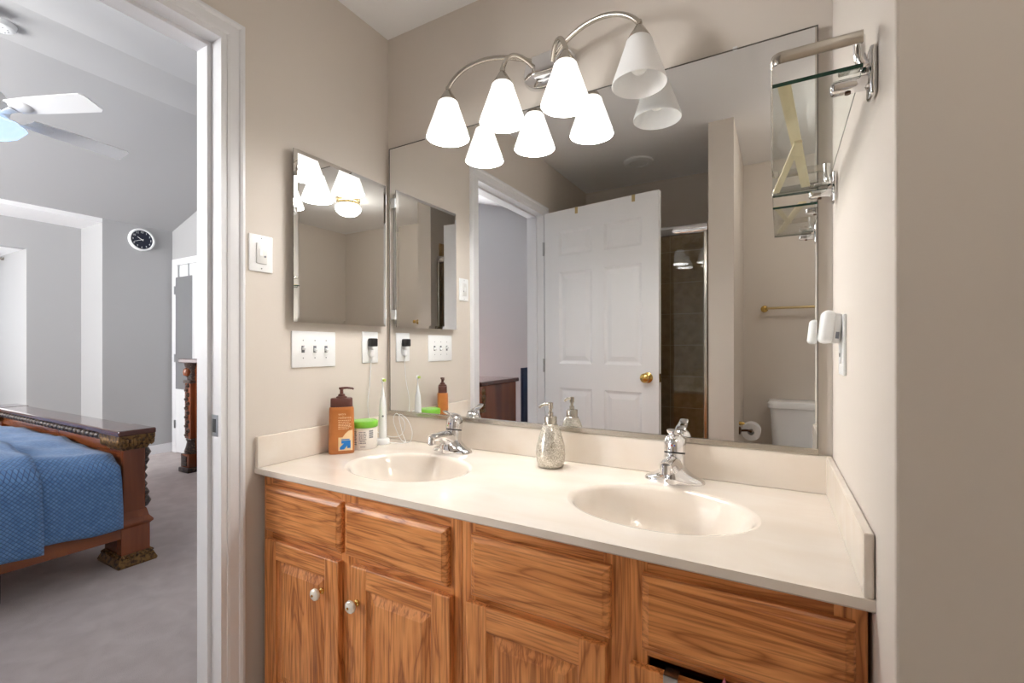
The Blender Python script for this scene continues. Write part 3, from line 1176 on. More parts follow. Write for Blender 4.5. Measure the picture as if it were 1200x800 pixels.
b.lathe([(0.0, 0.158), (0.0075, 0.158), (0.0065, 0.169), (0.0038, 0.183), (0.0016, 0.202), (0.0026, 0.215), (0.0, 0.216)], n=24)
b.box(-0.005, 0.004, -0.006, 0.006, 0.213, 0.230, bevel=0.0025)
hd = b.build('brush_head', M['white_plastic'], tb, smooth=45, local=True)
b = MB()
b.lathe([(0.0, 0.0), (0.0055, 0.0), (0.0055, 0.009), (0.0, 0.010)], n=18, axis='x', center=(0.003, 0, 0.222))
b.build('bristles', M['bristle'], hd, smooth=40, local=True)
b = MB()
cam_dir = math.atan2(-1.3085, 1.3127)
b.lathe([(0.0, 0.0), (0.004, 0.0), (0.0035, 0.0012), (0.0, 0.0014)], n=18, axis='x', mtx=Matrix.Rotation(cam_dir, 4, 'Z'),
        center=(0.0144 * math.cos(cam_dir), 0.0144 * math.sin(cam_dir), 0.085))
b.build('power_button', M['grey_plastic'], tb, smooth=40, local=True)

# ------------------------------------------------------------------ left wall: plates, outlet, medicine cabinet


def plate(bm_, y0, y1, z0, z1, x=0.0, t=0.0055, mi=0):
    bm_.box(x, x + t, y0, y1, z0, z1, mi=mi, bevel=0.0022)


def screw(bm_, y, z, x, mi=1):
    bm_.lathe([(0.0, 0.0), (0.0016, 0.0), (0.0022, 0.0009), (0.0, 0.001)], n=14, axis='x', center=(x, y, z), mi=mi)


sw = thing('light_switch', 'white single rocker switch on the left wall beside the door casing', 'switch', (0.0, -0.548, 1.40))
b = MB()
plate(b, -0.586, -0.510, 1.399, 1.513)
screw(b, -0.548, 1.503, 0.0055)
screw(b, -0.548, 1.409, 0.0055)
b.build('plate', [M['white_plastic'], M['grey_plastic']], sw, smooth=35)
b = MB()
b.box(0.004, 0.0095, -0.565, -0.531, 1.424, 1.488, bevel=0.002)
rk = b.build('rocker', M['off_white'], sw, smooth=35)
b = MB()
b.box(0.009, 0.0106, -0.556, -0.546, 1.447, 1.470, mi=0, bevel=0.0006)
b.lathe([(0.0, 0.0), (0.0032, 0.0), (0.0032, 0.001), (0.0, 0.001)], n=16, axis='x', center=(0.0095, -0.5385, 1.447), mi=1)
b.build('sensor', [M['white_plastic'], M['grey_plastic']], rk)

ts = thing('triple_light_switch', 'white plate of three toggle switches below the mirrored cabinet', 'switch', (0.0, -0.3555, 1.096))
b = MB()
plate(b, -0.443, -0.268, 1.096, 1.219)
for y in (-0.4015, -0.3555, -0.3095):
    screw(b, y, 1.158 + 0.030, 0.0055)
    screw(b, y, 1.158 - 0.030, 0.0055)
    b.box(0.005, 0.0062, y - 0.006, y + 0.006, 1.146, 1.170, mi=1, bevel=0.0004)
b.build('plate', [M['white_plastic'], M['grey_plastic']], ts, smooth=35)
for y, up in ((-0.4015, -1), (-0.3555, 1), (-0.3095, 1)):
    b = MB()
    b.box(0.004, 0.018, y - 0.0042, y + 0.0042, 1.1535, 1.1625, bevel=0.0015,
          mtx=Matrix.Translation((0.004, 0, 1.158)) @ Matrix.Rotation(math.radians(28 * up), 4, 'Y') @ Matrix.Translation((-0.004, 0, -1.158)))
    b.build('toggle', M['white_plastic'], ts)

ol = thing('wall_outlet', 'white duplex outlet on the left wall in the mirror corner', 'outlet', (0.0, -0.101, 1.103))
b = MB()
plate(b, -0.141, -0.060, 1.103, 1.226)
for zc in (1.186, 1.143):
    b.lathe([(0.0, 0.0), (0.0165, 0.0), (0.016, 0.002), (0.0, 0.002)], n=28, axis='x', center=(0.0055, -0.101, zc))
    for dy in (-0.006, 0.006):
        b.box(0.0072, 0.0078, -0.101 + dy - 0.001, -0.101 + dy + 0.001, zc - 0.001, zc + 0.007, mi=1)
    b.box(0.0072, 0.0078, -0.1035, -0.0985, zc - 0.010, zc - 0.006, mi=1)
b.build('plate', [M['white_plastic'], M['black']], ol, smooth=35)
b = MB()
b.box(0.0078, 0.036, -0.117, -0.089, 1.168, 1.200, bevel=0.004)
tag(b.build('power_adapter', M['black'], smooth=40), 'small black plug adapter in the outlet by the mirror corner', 'adapter')

mc = thing('medicine_cabinet', 'frameless mirrored medicine cabinet hung above the triple switch plate', 'cabinet', (0.0, -0.245, 1.248))
b = MB()
b.box(0.0005, 0.022, -0.434, -0.052, 1.262, 1.806)
b.build('cabinet_body', M['off_white'], mc)
b = MB()
b.box(0.024, 0.0262, -0.452, -0.040, 1.248, 1.818, mi=1)
b.rings(0, 1, 0, 1, [(0, 0)] * 2) if False else None
o = b.build('mirror_door', [M['mirror'], M['mirror_edge']], mc)
# bevelled glass front
b = MB()
Y0, Y1, Z0, Z1 = -0.452, -0.040, 1.248, 1.818
loops = []
for ins, x in ((0.0, 0.0262), (0.0, 0.0275), (0.013, 0.0292)):
    loops.append([(x, Y0 + ins, Z0 + ins), (x, Y1 - ins, Z0 + ins), (x, Y1 - ins, Z1 - ins), (x, Y0 + ins, Z1 - ins)])
b.loft(loops, cap0=False, cap1=True)
b.build('mirror_front', M['mirror'], mc)
for z in (1.30, 1.765):
    b = MB()
    b.box(0.0005, 0.026, -0.0395, -0.034, z - 0.02, z + 0.02, bevel=0.001)
    b.build('hinge', M['white_plastic'], mc)

# ------------------------------------------------------------------ right wall: night light, glass shelf
rp_ = thing('right_wall_outlet', 'white outlet plate on the right wall near the mirror edge', 'outlet', (W, -0.222, 1.107))
b = MB()
b.box(W - 0.006, W, -0.260, -0.182, 1.105, 1.232, bevel=0.0022)
b.lathe([(0.0, 0.0), (0.0165, 0.0), (0.0165, 0.0015), (0.0, 0.0015)], n=24, axis='x', center=(W - 0.0075, -0.221, 1.145), mi=0)
b.box(W - 0.0082, W - 0.0074, -0.228, -0.226, 1.143, 1.151, mi=1)
b.box(W - 0.0082, W - 0.0074, -0.216, -0.214, 1.143, 1.151, mi=1)
b.build('plate', [M['white_plastic'], M['black']], rp_, smooth=35)
nl = thing('plug_in_light', 'white plug-in night light on the right wall outlet', 'night light', (W - 0.03, -0.221, 1.17))
b = MB()
mt_ = Matrix.Translation((W, -0.221, 1.205)) @ Matrix.Rotation(math.radians(6), 4, 'Y') @ Matrix.Translation((-W, 0.221, -1.205))
b.box(W - 0.043, W - 0.019, -0.255, -0.188, 1.168, 1.238, bevel=0.010, seg=4, mtx=mt_)
b.build('diffuser', M['white_plastic'], nl, smooth=50)
b = MB()
b.box(W - 0.023, W - 0.0075, -0.250, -0.193, 1.170, 1.232, bevel=0.004, mtx=mt_)
bd = b.build('housing', M['off_white'], nl, smooth=50)
b = MB()
b.box(W - 0.016, W - 0.010, -0.2515, -0.249, 1.180, 1.194, mtx=mt_)
b.build('side_switch', M['grey_plastic'], bd)

# glass shelf with guard rail; it tips very slightly towards the mirror wall
SY0, SY1, SX0 = -0.590, -0.075, 1.392
ZN, ZF = 1.566, 1.541


def sz(y):
    return ZN + (ZF - ZN) * (y - SY0) / (SY1 - SY0)


sh = thing('glass_wall_shelf', 'clear glass shelf with metal guard rail high on the right wall', 'shelf', (W, -0.33, 1.55))
b = MB()
v = []
for t in (0.0, 0.006):
    v += [(SX0, SY0, sz(SY0) + t), (W - 0.018, SY0, sz(SY0) + t), (W - 0.018, SY1, sz(SY1) + t), (SX0, SY1, sz(SY1) + t)]
b.add(v, [[0, 1, 2, 3], [4, 5, 6, 7]], 0)
b.add(v, [[0, 1, 5, 4], [2, 3, 7, 6], [3, 0, 4, 7], [1, 2, 6, 5]], 1)
b.build('glass_panel', [M['shelf_glass'], M['glass_edge']], sh)
b = MB()
rail = []


def rz_(y):
    return sz(y) + 0.052


ya, yb_ = SY0 + 0.012, SY1 - 0.012
xr0, xr1 = SX0 - 0.001, W - 0.016
path = [(xr1, ya), (xr0 + 0.014, ya)]
for k in range(1, 7):
    a = -PI / 2 - (PI / 2) * k / 6
    path.append((xr0 + 0.014 + 0.014 * math.cos(a), ya + 0.014 + 0.014 * math.sin(a)))
path.append((xr0, yb_ - 0.014))
for k in range(1, 7):
    a = PI - (PI / 2) * k / 6
    path.append((xr0 + 0.014 + 0.014 * math.cos(a), yb_ - 0.014 + 0.014 * math.sin(a)))
path.append((xr1, yb_))
b.tube([(x, y, rz_(y)) for x, y in path], [(0.0018, 0.0095)] * len(path), 12, up=(0, 0, 1))
b.build('guard_rail', M['nickel'], sh, smooth=40)


def shelf_bracket(y, s):
    z = sz(y)
    d = MB()
    # wall rose, upright that carries the rail, jaw that grips the glass
    d.box(W - 0.010, W - 0.0005, y - 0.016, y + 0.016, z - 0.038, z + 0.034, bevel=0.0045, seg=3)
    d.tube(spline([(W - 0.010, y, z + 0.006), (W - 0.018, y, z + 0.020), (W - 0.020, y, z + 0.040), (W - 0.020, y - 0.0, z + 0.056)], 5), 0.0075, 14)
    d.box(W - 0.056, W - 0.006, y - 0.011, y + 0.011, z - 0.022, z - 0.004, bevel=0.006, seg=3)
    d.box(W - 0.046, W - 0.006, y - 0.009, y + 0.009, z + 0.0065, z + 0.013, bevel=0.003, seg=2)
    br = d.build('bracket', M['chrome'], sh, smooth=45)
    d = MB()
    d.lathe([(0.0, 0.0), (0.004, 0.0), (0.004, 0.003), (0.0, 0.003)], n=14, center=(W - 0.034, y, z - 0.0245))
    d.build('set_screw', M['bronze'], br)


shelf_bracket(SY0 + 0.020, 1)
shelf_bracket(SY1 - 0.020, -1)


def slat(p0, p1, w, dz, label):
    d = MB()
    a, c = Vector(p0), Vector(p1)
    u = (c - a).normalized()
    s = Vector((u.y, -u.x, 0)) * (w / 2)
    vs = []
    for p in (a, c):
        for q in (-1, 1):
            for t in (0, 0.004):
                vs.append((p.x + s.x * q, p.y + s.y * q, sz(p.y) + 0.0065 + dz + t))
    d.add(vs, [[0, 2, 3, 1], [4, 5, 7, 6], [0, 1, 5, 4], [2, 6, 7, 3], [1, 3, 7, 5], [0, 4, 6, 2]])
    return tag(d.build('wooden_slat', M['slat']), label, 'wooden strip', 'pale strips lying on the glass shelf')


slat((1.408, SY0 + 0.02, 0), (1.462, SY1 - 0.015, 0), 0.018, 0.0045, 'longer pale wooden strip lying aslant on the glass shelf')
slat((1.436, -0.36, 0), (1.400, SY1 - 0.012, 0), 0.013, 0.0, 'shorter tan wooden strip crossed under the longer one on the glass shelf')

# ------------------------------------------------------------------ vanity light
vl = thing('vanity_light', 'four arm brushed nickel vanity light with frosted bell shades above the mirror', 'wall lamp', (0.74, -0.05, 2.05))
LX = (0.41, 0.63, 0.85, 1.07)
LY = -0.129
b = MB()
pl = []
for ins, y in ((0.0, -0.0005), (0.0, -0.010), (0.006, -0.018), (0.020, -0.020)):
    lp = []
    for k in range(48):
        a = 2 * PI * k / 48
        c, s = math.cos(a), math.sin(a)
        lp.append((0.74 + (0.095 - ins) * math.copysign(abs(c) ** 0.75, c), y, 2.095 + (0.062 - ins) * math.copysign(abs(s) ** 0.75, s)))
    pl.append(lp)
b.loft(pl)
b.build('backplate', M['chrome'], vl, smooth=40)
b = MB()
b.box(0.74 - 0.040, 0.74 + 0.040, -0.062, -0.019, 2.060, 2.120, bevel=0.004)
b.build('arm_block', M['chrome'], vl, smooth=35)
for i, x in enumerate(LX):
    s = -1 if i < 2 else 1
    outer = i in (0, 3)
    x0 = 0.74 + s * 0.038
    if outer:
        pts = bezier((x0, -0.045, 2.110), (x0 + s * 0.11, -0.11, 2.150), (x - s * 0.055, LY, 2.140), (x, LY, 2.062), 24)
    else:
        pts = bezier((x0 - s * 0.004, -0.055, 2.085), (x0 + s * 0.02, -0.10, 2.118), (x - s * 0.015, LY, 2.125), (x, LY, 2.062), 20)
    b = MB()
    b.tube(pts, 0.0075, 14)
    b.build('arm', M['nickel'], vl, smooth=60)
    b = MB()
    b.lathe([(0.0, 2.070), (0.0075, 2.069), (0.009, 2.062), (0.0085, 2.056), (0.013, 2.050), (0.024, 2.032), (0.031, 2.020), (0.031, 2.016), (0.0, 2.016)][::-1], center=(x, LY, 0), n=32)
    b.build('socket_cap', M['nickel'], vl, smooth=35)
    lit = i < 3
    b = MB()
    prof = [(0.012, 2.0185), (0.030, 2.0180), (0.0350, 2.012), (0.0400, 1.995), (0.0720, 1.903), (0.0745, 1.893), (0.0735, 1.891), (0.0700, 1.900), (0.0380, 1.992), (0.0330, 2.008), (0.012, 2.014)]
    b.open_lathe(prof[:7], center=(x, LY, 0), n=48)
    b.open_lathe(prof[6:], center=(x, LY, 0), n=48, mi=1)
    shd = b.build('shade', [M['glass_lit'], M['shade_inner']] if lit else [M['glass_dark'], M['glass_dark']], vl, smooth=50)
    b = MB()
    b.lathe([(0.0, 1.922), (0.016, 1.926), (0.026, 1.940), (0.028, 1.955), (0.020, 1.975), (0.013, 1.99), (0.013, 2.015), (0.0, 2.016)], center=(x, LY, 0), n=28)
    b.build('light_bulb', M['bulb' if lit else 'bulb_off'], shd, smooth=60)
    if lit:
        ld = bpy.data.lights.new('bulb_glow', 'AREA')
        ld.shape = 'DISK'
        ld.size = 0.09
        ld.energy = P_BULB
        ld.color = (1.0, 0.985, 0.965)
        lo_ = bpy.data.objects.new('bulb_glow', ld)
        COL.objects.link(lo_)
        lo_.parent = vl
        lo_.location = Vector((x, LY, 1.906)) - WORLD[vl.name]

# ------------------------------------------------------------------ ceiling light and vent
dl = thing('ceiling_dome_light', 'lit round dome light with brass base on the bathroom ceiling', 'ceiling lamp', (1.86, -1.42, CZ))
b = MB()
b.lathe([(0.0, -0.055), (0.085, -0.055), (0.092, -0.050), (0.092, -0.030), (0.098, -0.026), (0.098, 0.0), (0.0, 0.0)], center=(0, 0, 0), n=48)
b.build('base', M['dull_brass'], dl, smooth=35, local=True)
b = MB()
b.lathe([(0.0, -0.150), (0.035, -0.147), (0.072, -0.134), (0.100, -0.108), (0.108, -0.085), (0.102, -0.064), (0.086, -0.052), (0.0, -0.051)], n=48)
b.build('glass_dome', M['dome'], dl, smooth=60, local=True)

cv = thing('ceiling_vent', 'round white exhaust vent in the ceiling above the shower', 'vent', (0.56, -1.84, CZ))
b = MB()
b.lathe([(0.0, -0.006), (0.062, -0.006), (0.066, -0.016), (0.078, -0.018), (0.098, -0.010), (0.100, 0.0), (0.0, 0.0)], n=48)
b.build('rim', M['white_plastic'], cv, smooth=40, local=True)
b = MB()
for k in range(-5, 6):
    y = k * 0.011
    hw = math.sqrt(max(0.06 ** 2 - y * y, 0))
    b.box(-hw, hw, y - 0.0038, y + 0.0038, -0.011, -0.006, bevel=0.001)
b.build('grille', M['off_white'], cv, local=True)

# ------------------------------------------------------------------ bathroom door (seen in the mirror)
dw, dh = 0.792, 2.048
door = bpy.data.objects.new('door_1', None)
COL.objects.link(door)
struct(door)
door.location = (0.024, DY1 + 0.012, 0.012)
door.rotation_euler = (0, 0, math.radians(8.5))
WORLD[door.name] = Vector(door.location)
b = MB()
DT = 0.035
cols = [(0.115, 0.360), (0.445, 0.690)]
rows = [(0.20, 0.875), (1.035, 1.640), (1.745, 1.912)]
# slab front and back built around the panel openings
xs = [0, cols[0][0], cols[0][1], cols[1][0], cols[1][1], dw]
zs = [0, rows[0][0], rows[0][1], rows[1][0], rows[1][1], rows[2][0], rows[2][1], dh]
for side, y in ((1, 0.0), (-1, -DT)):
    for i in range(5):
        for j in range(7):
            x0, x1, z0, z1 = xs[i], xs[i + 1], zs[j], zs[j + 1]
            if i in (1, 3) and j in (1, 3, 5):
                lps = []
                for ins, dy in ((0.0, 0.0), (0.004, -0.003), (0.016, -0.009), (0.022, -0.009), (0.050, -0.002), (0.054, -0.002)):
                    lps.append([(x0 + ins, y + side * dy, z0 + ins), (x1 - ins, y + side * dy, z0 + ins), (x1 - ins, y + side * dy, z1 - ins), (x0 + ins, y + side * dy, z1 - ins)])
                b.loft(lps, cap0=False, cap1=True)
            else:
                b.add([(x0, y, z0), (x1, y, z0), (x1, y, z1), (x0, y, z1)], [[0, 1, 2, 3]])
for (x0, x1, z0, z1) in ((0, 0, 0, dh), (dw, dw, 0, dh)):
    b.add([(x0, 0, z0), (x0, -DT, z0), (x0, -DT, z1), (x0, 0, z1)], [[0, 1, 2, 3]])
for z in (0, dh):
    b.add([(0, 0, z), (dw, 0, z), (dw, -DT, z), (0, -DT, z)], [[0, 1, 2, 3]])
b.build('door_slab', M['door'], door, local=True)
b = MB()
for s, y in ((1, 0.0), (-1, -DT)):
    b.lathe([(0.0, 0.0), (0.030, 0.0), (0.031, 0.004), (0.014, 0.010), (0.012, 0.024), (0.020, 0.032), (0.027, 0.042), (0.027, 0.052), (0.018, 0.060), (0.0, 0.062)], n=32, axis='y',
            center=(dw - 0.065, y, 0.965), mtx=Matrix.Scale(s, 4, (0, 1, 0)))
b.build('knob', M['brass'], door, smooth=40, local=True)
b = MB()
b.box(dw - 0.001, dw + 0.0015, -DT / 2 - 0.012, -DT / 2 + 0.012, 0.94, 0.99)
b.build('latch_plate', M['brass'], door, local=True)
for z in (0.20, 1.02, 1.81):
    b = MB()
    b.tube([(-0.006, 0.006, z - 0.045), (-0.006, 0.006, z + 0.045)], 0.0065, 12)
    b.box(-0.005, 0.001, -0.03, 0.004, z - 0.044, z + 0.044)
    b.build('hinge', M['steel'], door, smooth=40, local=True)
for x in (0.25, 0.64):
    b = MB()
    b.box(x - 0.010, x + 0.010, -DT - 0.0015, 0.0015, dh - 0.001, dh + 0.0012)
    b.box(x - 0.010, x + 0.010, 0.0002, 0.0016, dh - 0.040, dh + 0.0012)
    b.build('over_door_strap', M['dull_brass'], door, local=True)

# ------------------------------------------------------------------ shower enclosure
se = thing('shower_enclosure', 'chrome framed glass shower screen beside the partition, seen in the mirror', 'shower screen', (0.52, -1.560, 0.12))
b = MB()
b.tube([(0.013, -1.560, 1.862), (PX0 - 0.013, -1.560, 1.862)], [(0.024, 0.030)] * 2, 24, up=(0, 0, 1))
b.build('header_rail', M['chrome'], se, smooth=60)
b = MB()
b.box(PX0 - 0.034, PX0 - 0.012, -1.582, -1.538, 0.12, 1.845, bevel=0.004)
b.build('wall_jamb', M['nickel'], se)
b = MB()
b.box(0.012, 0.034, -1.582, -1.538, 0.12, 1.845, bevel=0.004)
b.build('wall_jamb', M['nickel'], se)
b = MB()
b.box(0.034, PX0 - 0.034, -1.582, -1.538, 0.12, 0.15, bevel=0.004)
b.build('sill_track', M['chrome'], se)
b = MB()
b.box(0.036, PX0 - 0.036, -1.563, -1.557, 0.15, 1.845)
b.build('glass_panel', M['shower_glass'], se)

# ------------------------------------------------------------------ toilet, paper, towel bar
to = thing('toilet', 'white toilet with lidded tank against the wall behind, seen in the mirror', 'toilet', (1.585, YB, 0))
tx = 1.585
b = MB()


def rrect(hw, y0, y1, z, r, n=8):
    pts = []
    for (cx_, cy_, a0) in ((tx + hw - r, y1 - r, 0), (tx - hw + r, y1 - r, 90), (tx - hw + r, y0 + r, 180), (tx + hw - r, y0 + r, 270)):
        for k in range(n + 1):
            a = math.radians(a0 + 90 * k / n)
            pts.append((cx_ + r * math.cos(a), cy_ + r * math.sin(a), z))
    return pts


b.loft([rrect(0.195, YB + 0.015, YB + 0.180, 0.40, 0.04), rrect(0.215, YB + 0.010, YB + 0.195, 0.43, 0.045), rrect(0.232, YB + 0.008, YB + 0.203, 0.745, 0.045)])
b.build('tank', M['porcelain'], to, smooth=40)
b = MB()
b.loft([rrect(0.240, YB + 0.004, YB + 0.212, 0.745, 0.045), rrect(0.246, YB + 0.002, YB + 0.218, 0.752, 0.05), rrect(0.246, YB + 0.002, YB + 0.218, 0.778, 0.05), rrect(0.236, YB + 0.008, YB + 0.208, 0.792, 0.05), rrect(0.21, YB + 0.03, YB + 0.19, 0.796, 0.05)])
b.build('tank_lid', M['porcelain'], to, smooth=40)


def oval(rx, ry, z, cy_, n=44):
    return [(tx + rx * math.cos(2 * PI * k / n), cy_ + ry * math.sin(2 * PI * k / n) * (1.15 if math.sin(2 * PI * k / n) > 0 else 0.9), z) for k in range(n)]


b = MB()
b.loft([oval(0.115, 0.20, 0.0, -1.92), oval(0.110, 0.20, 0.06, -1.92), oval(0.10, 0.17, 0.16, -1.93), oval(0.135, 0.20, 0.26, -1.90), oval(0.175, 0.245, 0.36, -1.87), oval(0.182, 0.25, 0.395, -1.87)])
b.box(tx - 0.17, tx + 0.17, YB + 0.02, -1.98, 0.34, 0.402, bevel=0.02)
b.build('bowl', M['porcelain'], to, smooth=45)
b = MB()
b.loft([oval(0.186, 0.252, 0.396, -1.87), oval(0.190, 0.256, 0.402, -1.87), oval(0.190, 0.256, 0.428, -1.87), oval(0.180, 0.246, 0.438, -1.87)])
b.build('seat_lid', M['porcelain'], to, smooth=40)
b = MB()
b.lathe([(0.0, 0.0), (0.012, 0.0), (0.012, 0.012), (0.0, 0.012)], n=18, axis='y', center=(tx + 0.16, YB + 0.200, 0.69))
b.tube([(tx + 0.16, YB + 0.214, 0.69), (tx + 0.10, YB + 0.220, 0.684)], [0.006, 0.0045], 10)
b.build('flush_lever', M['chrome'], to, smooth=40)

tpy, tpz = -1.93, 0.625
th = thing('toilet_roll_holder', 'dark bronze toilet roll holder on the partition wall', 'roll holder', (PX1, tpy, tpz))
b = MB()
b.lathe([(0.0, 0.0), (0.026, 0.0), (0.024, 0.008), (0.010, 0.014), (0.0, 0.014)], n=24, axis='x', center=(PX1 + 0.0005, tpy + 0.075, tpz))
b.tube(spline([(PX1 + 0.010, tpy + 0.075, tpz), (PX1 + 0.045, tpy + 0.076, tpz + 0.004), (PX1 + 0.068, tpy + 0.074, tpz)], 5), [0.007] * 11, 12)
b.tube([(PX1 + 0.066, tpy + 0.082, tpz), (PX1 + 0.066, tpy - 0.062, tpz)], 0.008, 14)
b.build('arm', M['bronze'], th, smooth=40)
b = MB()
b.lathe([(0.0, 0.0), (0.012, 0.0), (0.012, 0.006), (0.006, 0.030), (0.0, 0.032)], n=18, axis='x', center=(PX1 + 0.0005, tpy + 0.070, tpz + 0.045))
b.build('finial', M['brass'], th, smooth=40)
b = MB()
n = 40
prof2 = [(0.019, -0.052), (0.054, -0.052), (0.054, 0.052), (0.019, 0.052), (0.019, -0.052)]
vs, fs = [], []
for r, h in prof2[:4]:
    for k in range(n):
        a = 2 * PI * k / n
        vs.append((PX1 + 0.066 + r * math.cos(a), tpy + h, tpz - 0.009 + r * math.sin(a)))
for i in range(4):
    for k in range(n):
        a, c = i * n + k, i * n + (k + 1) % n
        d_ = ((i + 1) % 4) * n
        fs.append([a, c, d_ + (k + 1) % n, d_ + k])
b.add(vs, fs)
tag(b.build('toilet_roll', M['paper'], smooth=40), 'white toilet paper roll on the bronze holder beside the toilet', 'toilet roll')

tw = thing('towel_bar', 'slim brass towel bar on the wall above the toilet', 'towel bar', (1.62, YB, 1.40))
TZ = 1.415
b = MB()
b.tube([(1.312, YB + 0.055, TZ), (1.922, YB + 0.055, TZ)], 0.0085, 14)
b.build('bar', M['dull_brass'], tw, smooth=60)
for x in (1.318, 1.916):
    b = MB()
    b.lathe([(0.0, 0.0), (0.024, 0.0), (0.022, 0.008), (0.010, 0.016), (0.010, 0.040), (0.016, 0.046), (0.017, 0.064), (0.010, 0.070), (0.0, 0.071)], n=24, axis='y', center=(x, YB + 0.0005, TZ))
    b.build('post', M['brass'], tw, smooth=40)

# ------------------------------------------------------------------ over-door hook and towel at the vanity's last door
hk = thing('over_door_hook', 'flat steel over-door strap on the rightmost vanity door', 'hook', (1.234, YFR - 0.02, 0.58))
b = MB()
yd = YFR - FT
b.box(1.222, 1.247, yd - 0.0032, yd - 0.0012, 0.43, 0.5795, bevel=0.0006)
b.box(1.222, 1.247, yd - 0.0032, YFR + 0.0030, 0.5770, 0.5795, bevel=0.0006)
b.box(1.222, 1.247, YFR + 0.0010, YFR + 0.0030, 0.555, 0.579, bevel=0.0006)
b.build('strap', M['steel'], hk)
b = MB()
b.tube(spline([(1.2345, yd - 0.003, 0.45), (1.2345, yd - 0.012, 0.437), (1.2345, yd - 0.028, 0.436), (1.2345, yd - 0.036, 0.452)], 5), 0.004, 10)
b.build('hook', M['steel'], hk, smooth=60)
b = MB()
vs, fs = [], []
nx, nz = 14, 18
for j in range(nz + 1):
    t = j / nz
    for i in range(nx + 1):
        u = i / nx - 0.5
        half = 0.012 + 0.085 * min(1.0, t * 2.2)
        x = 1.322 + u * 2 * half
        z = 0.609 - t * 0.30 - abs(u) * 0.06 * (1 - t)
        y = yd - 0.008 - 0.012 * t - 0.006 * math.sin(u * 14) * t
        vs.append((x, y, z))
for j in range(nz):
    for i in range(nx):
        a = j * (nx + 1) + i
        fs.append([a, a + 1, a + nx + 2, a + nx + 1])
b.add(vs, fs)
tw_o = b.build('face_cloth', M['pink'], smooth=60)
tw_o.modifiers.new('thickness', 'SOLIDIFY').thickness = 0.006
tag(tw_o, 'dusty pink cloth hanging over the rightmost vanity door', 'cloth')

# ------------------------------------------------------------------ bedroom: bed
bed = thing('carved_bed', 'carved red brown wooden bed with gilded footboard in the bedroom', 'bed', (-2.67, -1.3, 0))
BX0, BX1 = -3.78, -1.60
FY = -0.245
b = MB()
b.box(BX0 + 0.14, BX1 - 0.1, FY - 0.03, FY + 0.03, 0.16, 0.60, bevel=0.006)
b.build('footboard_panel', M['cherry_h'], bed)
b = MB()
capz = 0.695
b.box(BX0 - 0.02, BX1 + 0.02, FY - 0.075, FY + 0.075, capz, capz + 0.028, bevel=0.007)
for x in (BX0 + 0.10, BX1 - 0.10):
    b.box(x - 0.125, x + 0.125, FY - 0.085, FY + 0.085, capz, capz + 0.030, bevel=0.007)
b.build('footboard_cap', M['dark_top'], bed)
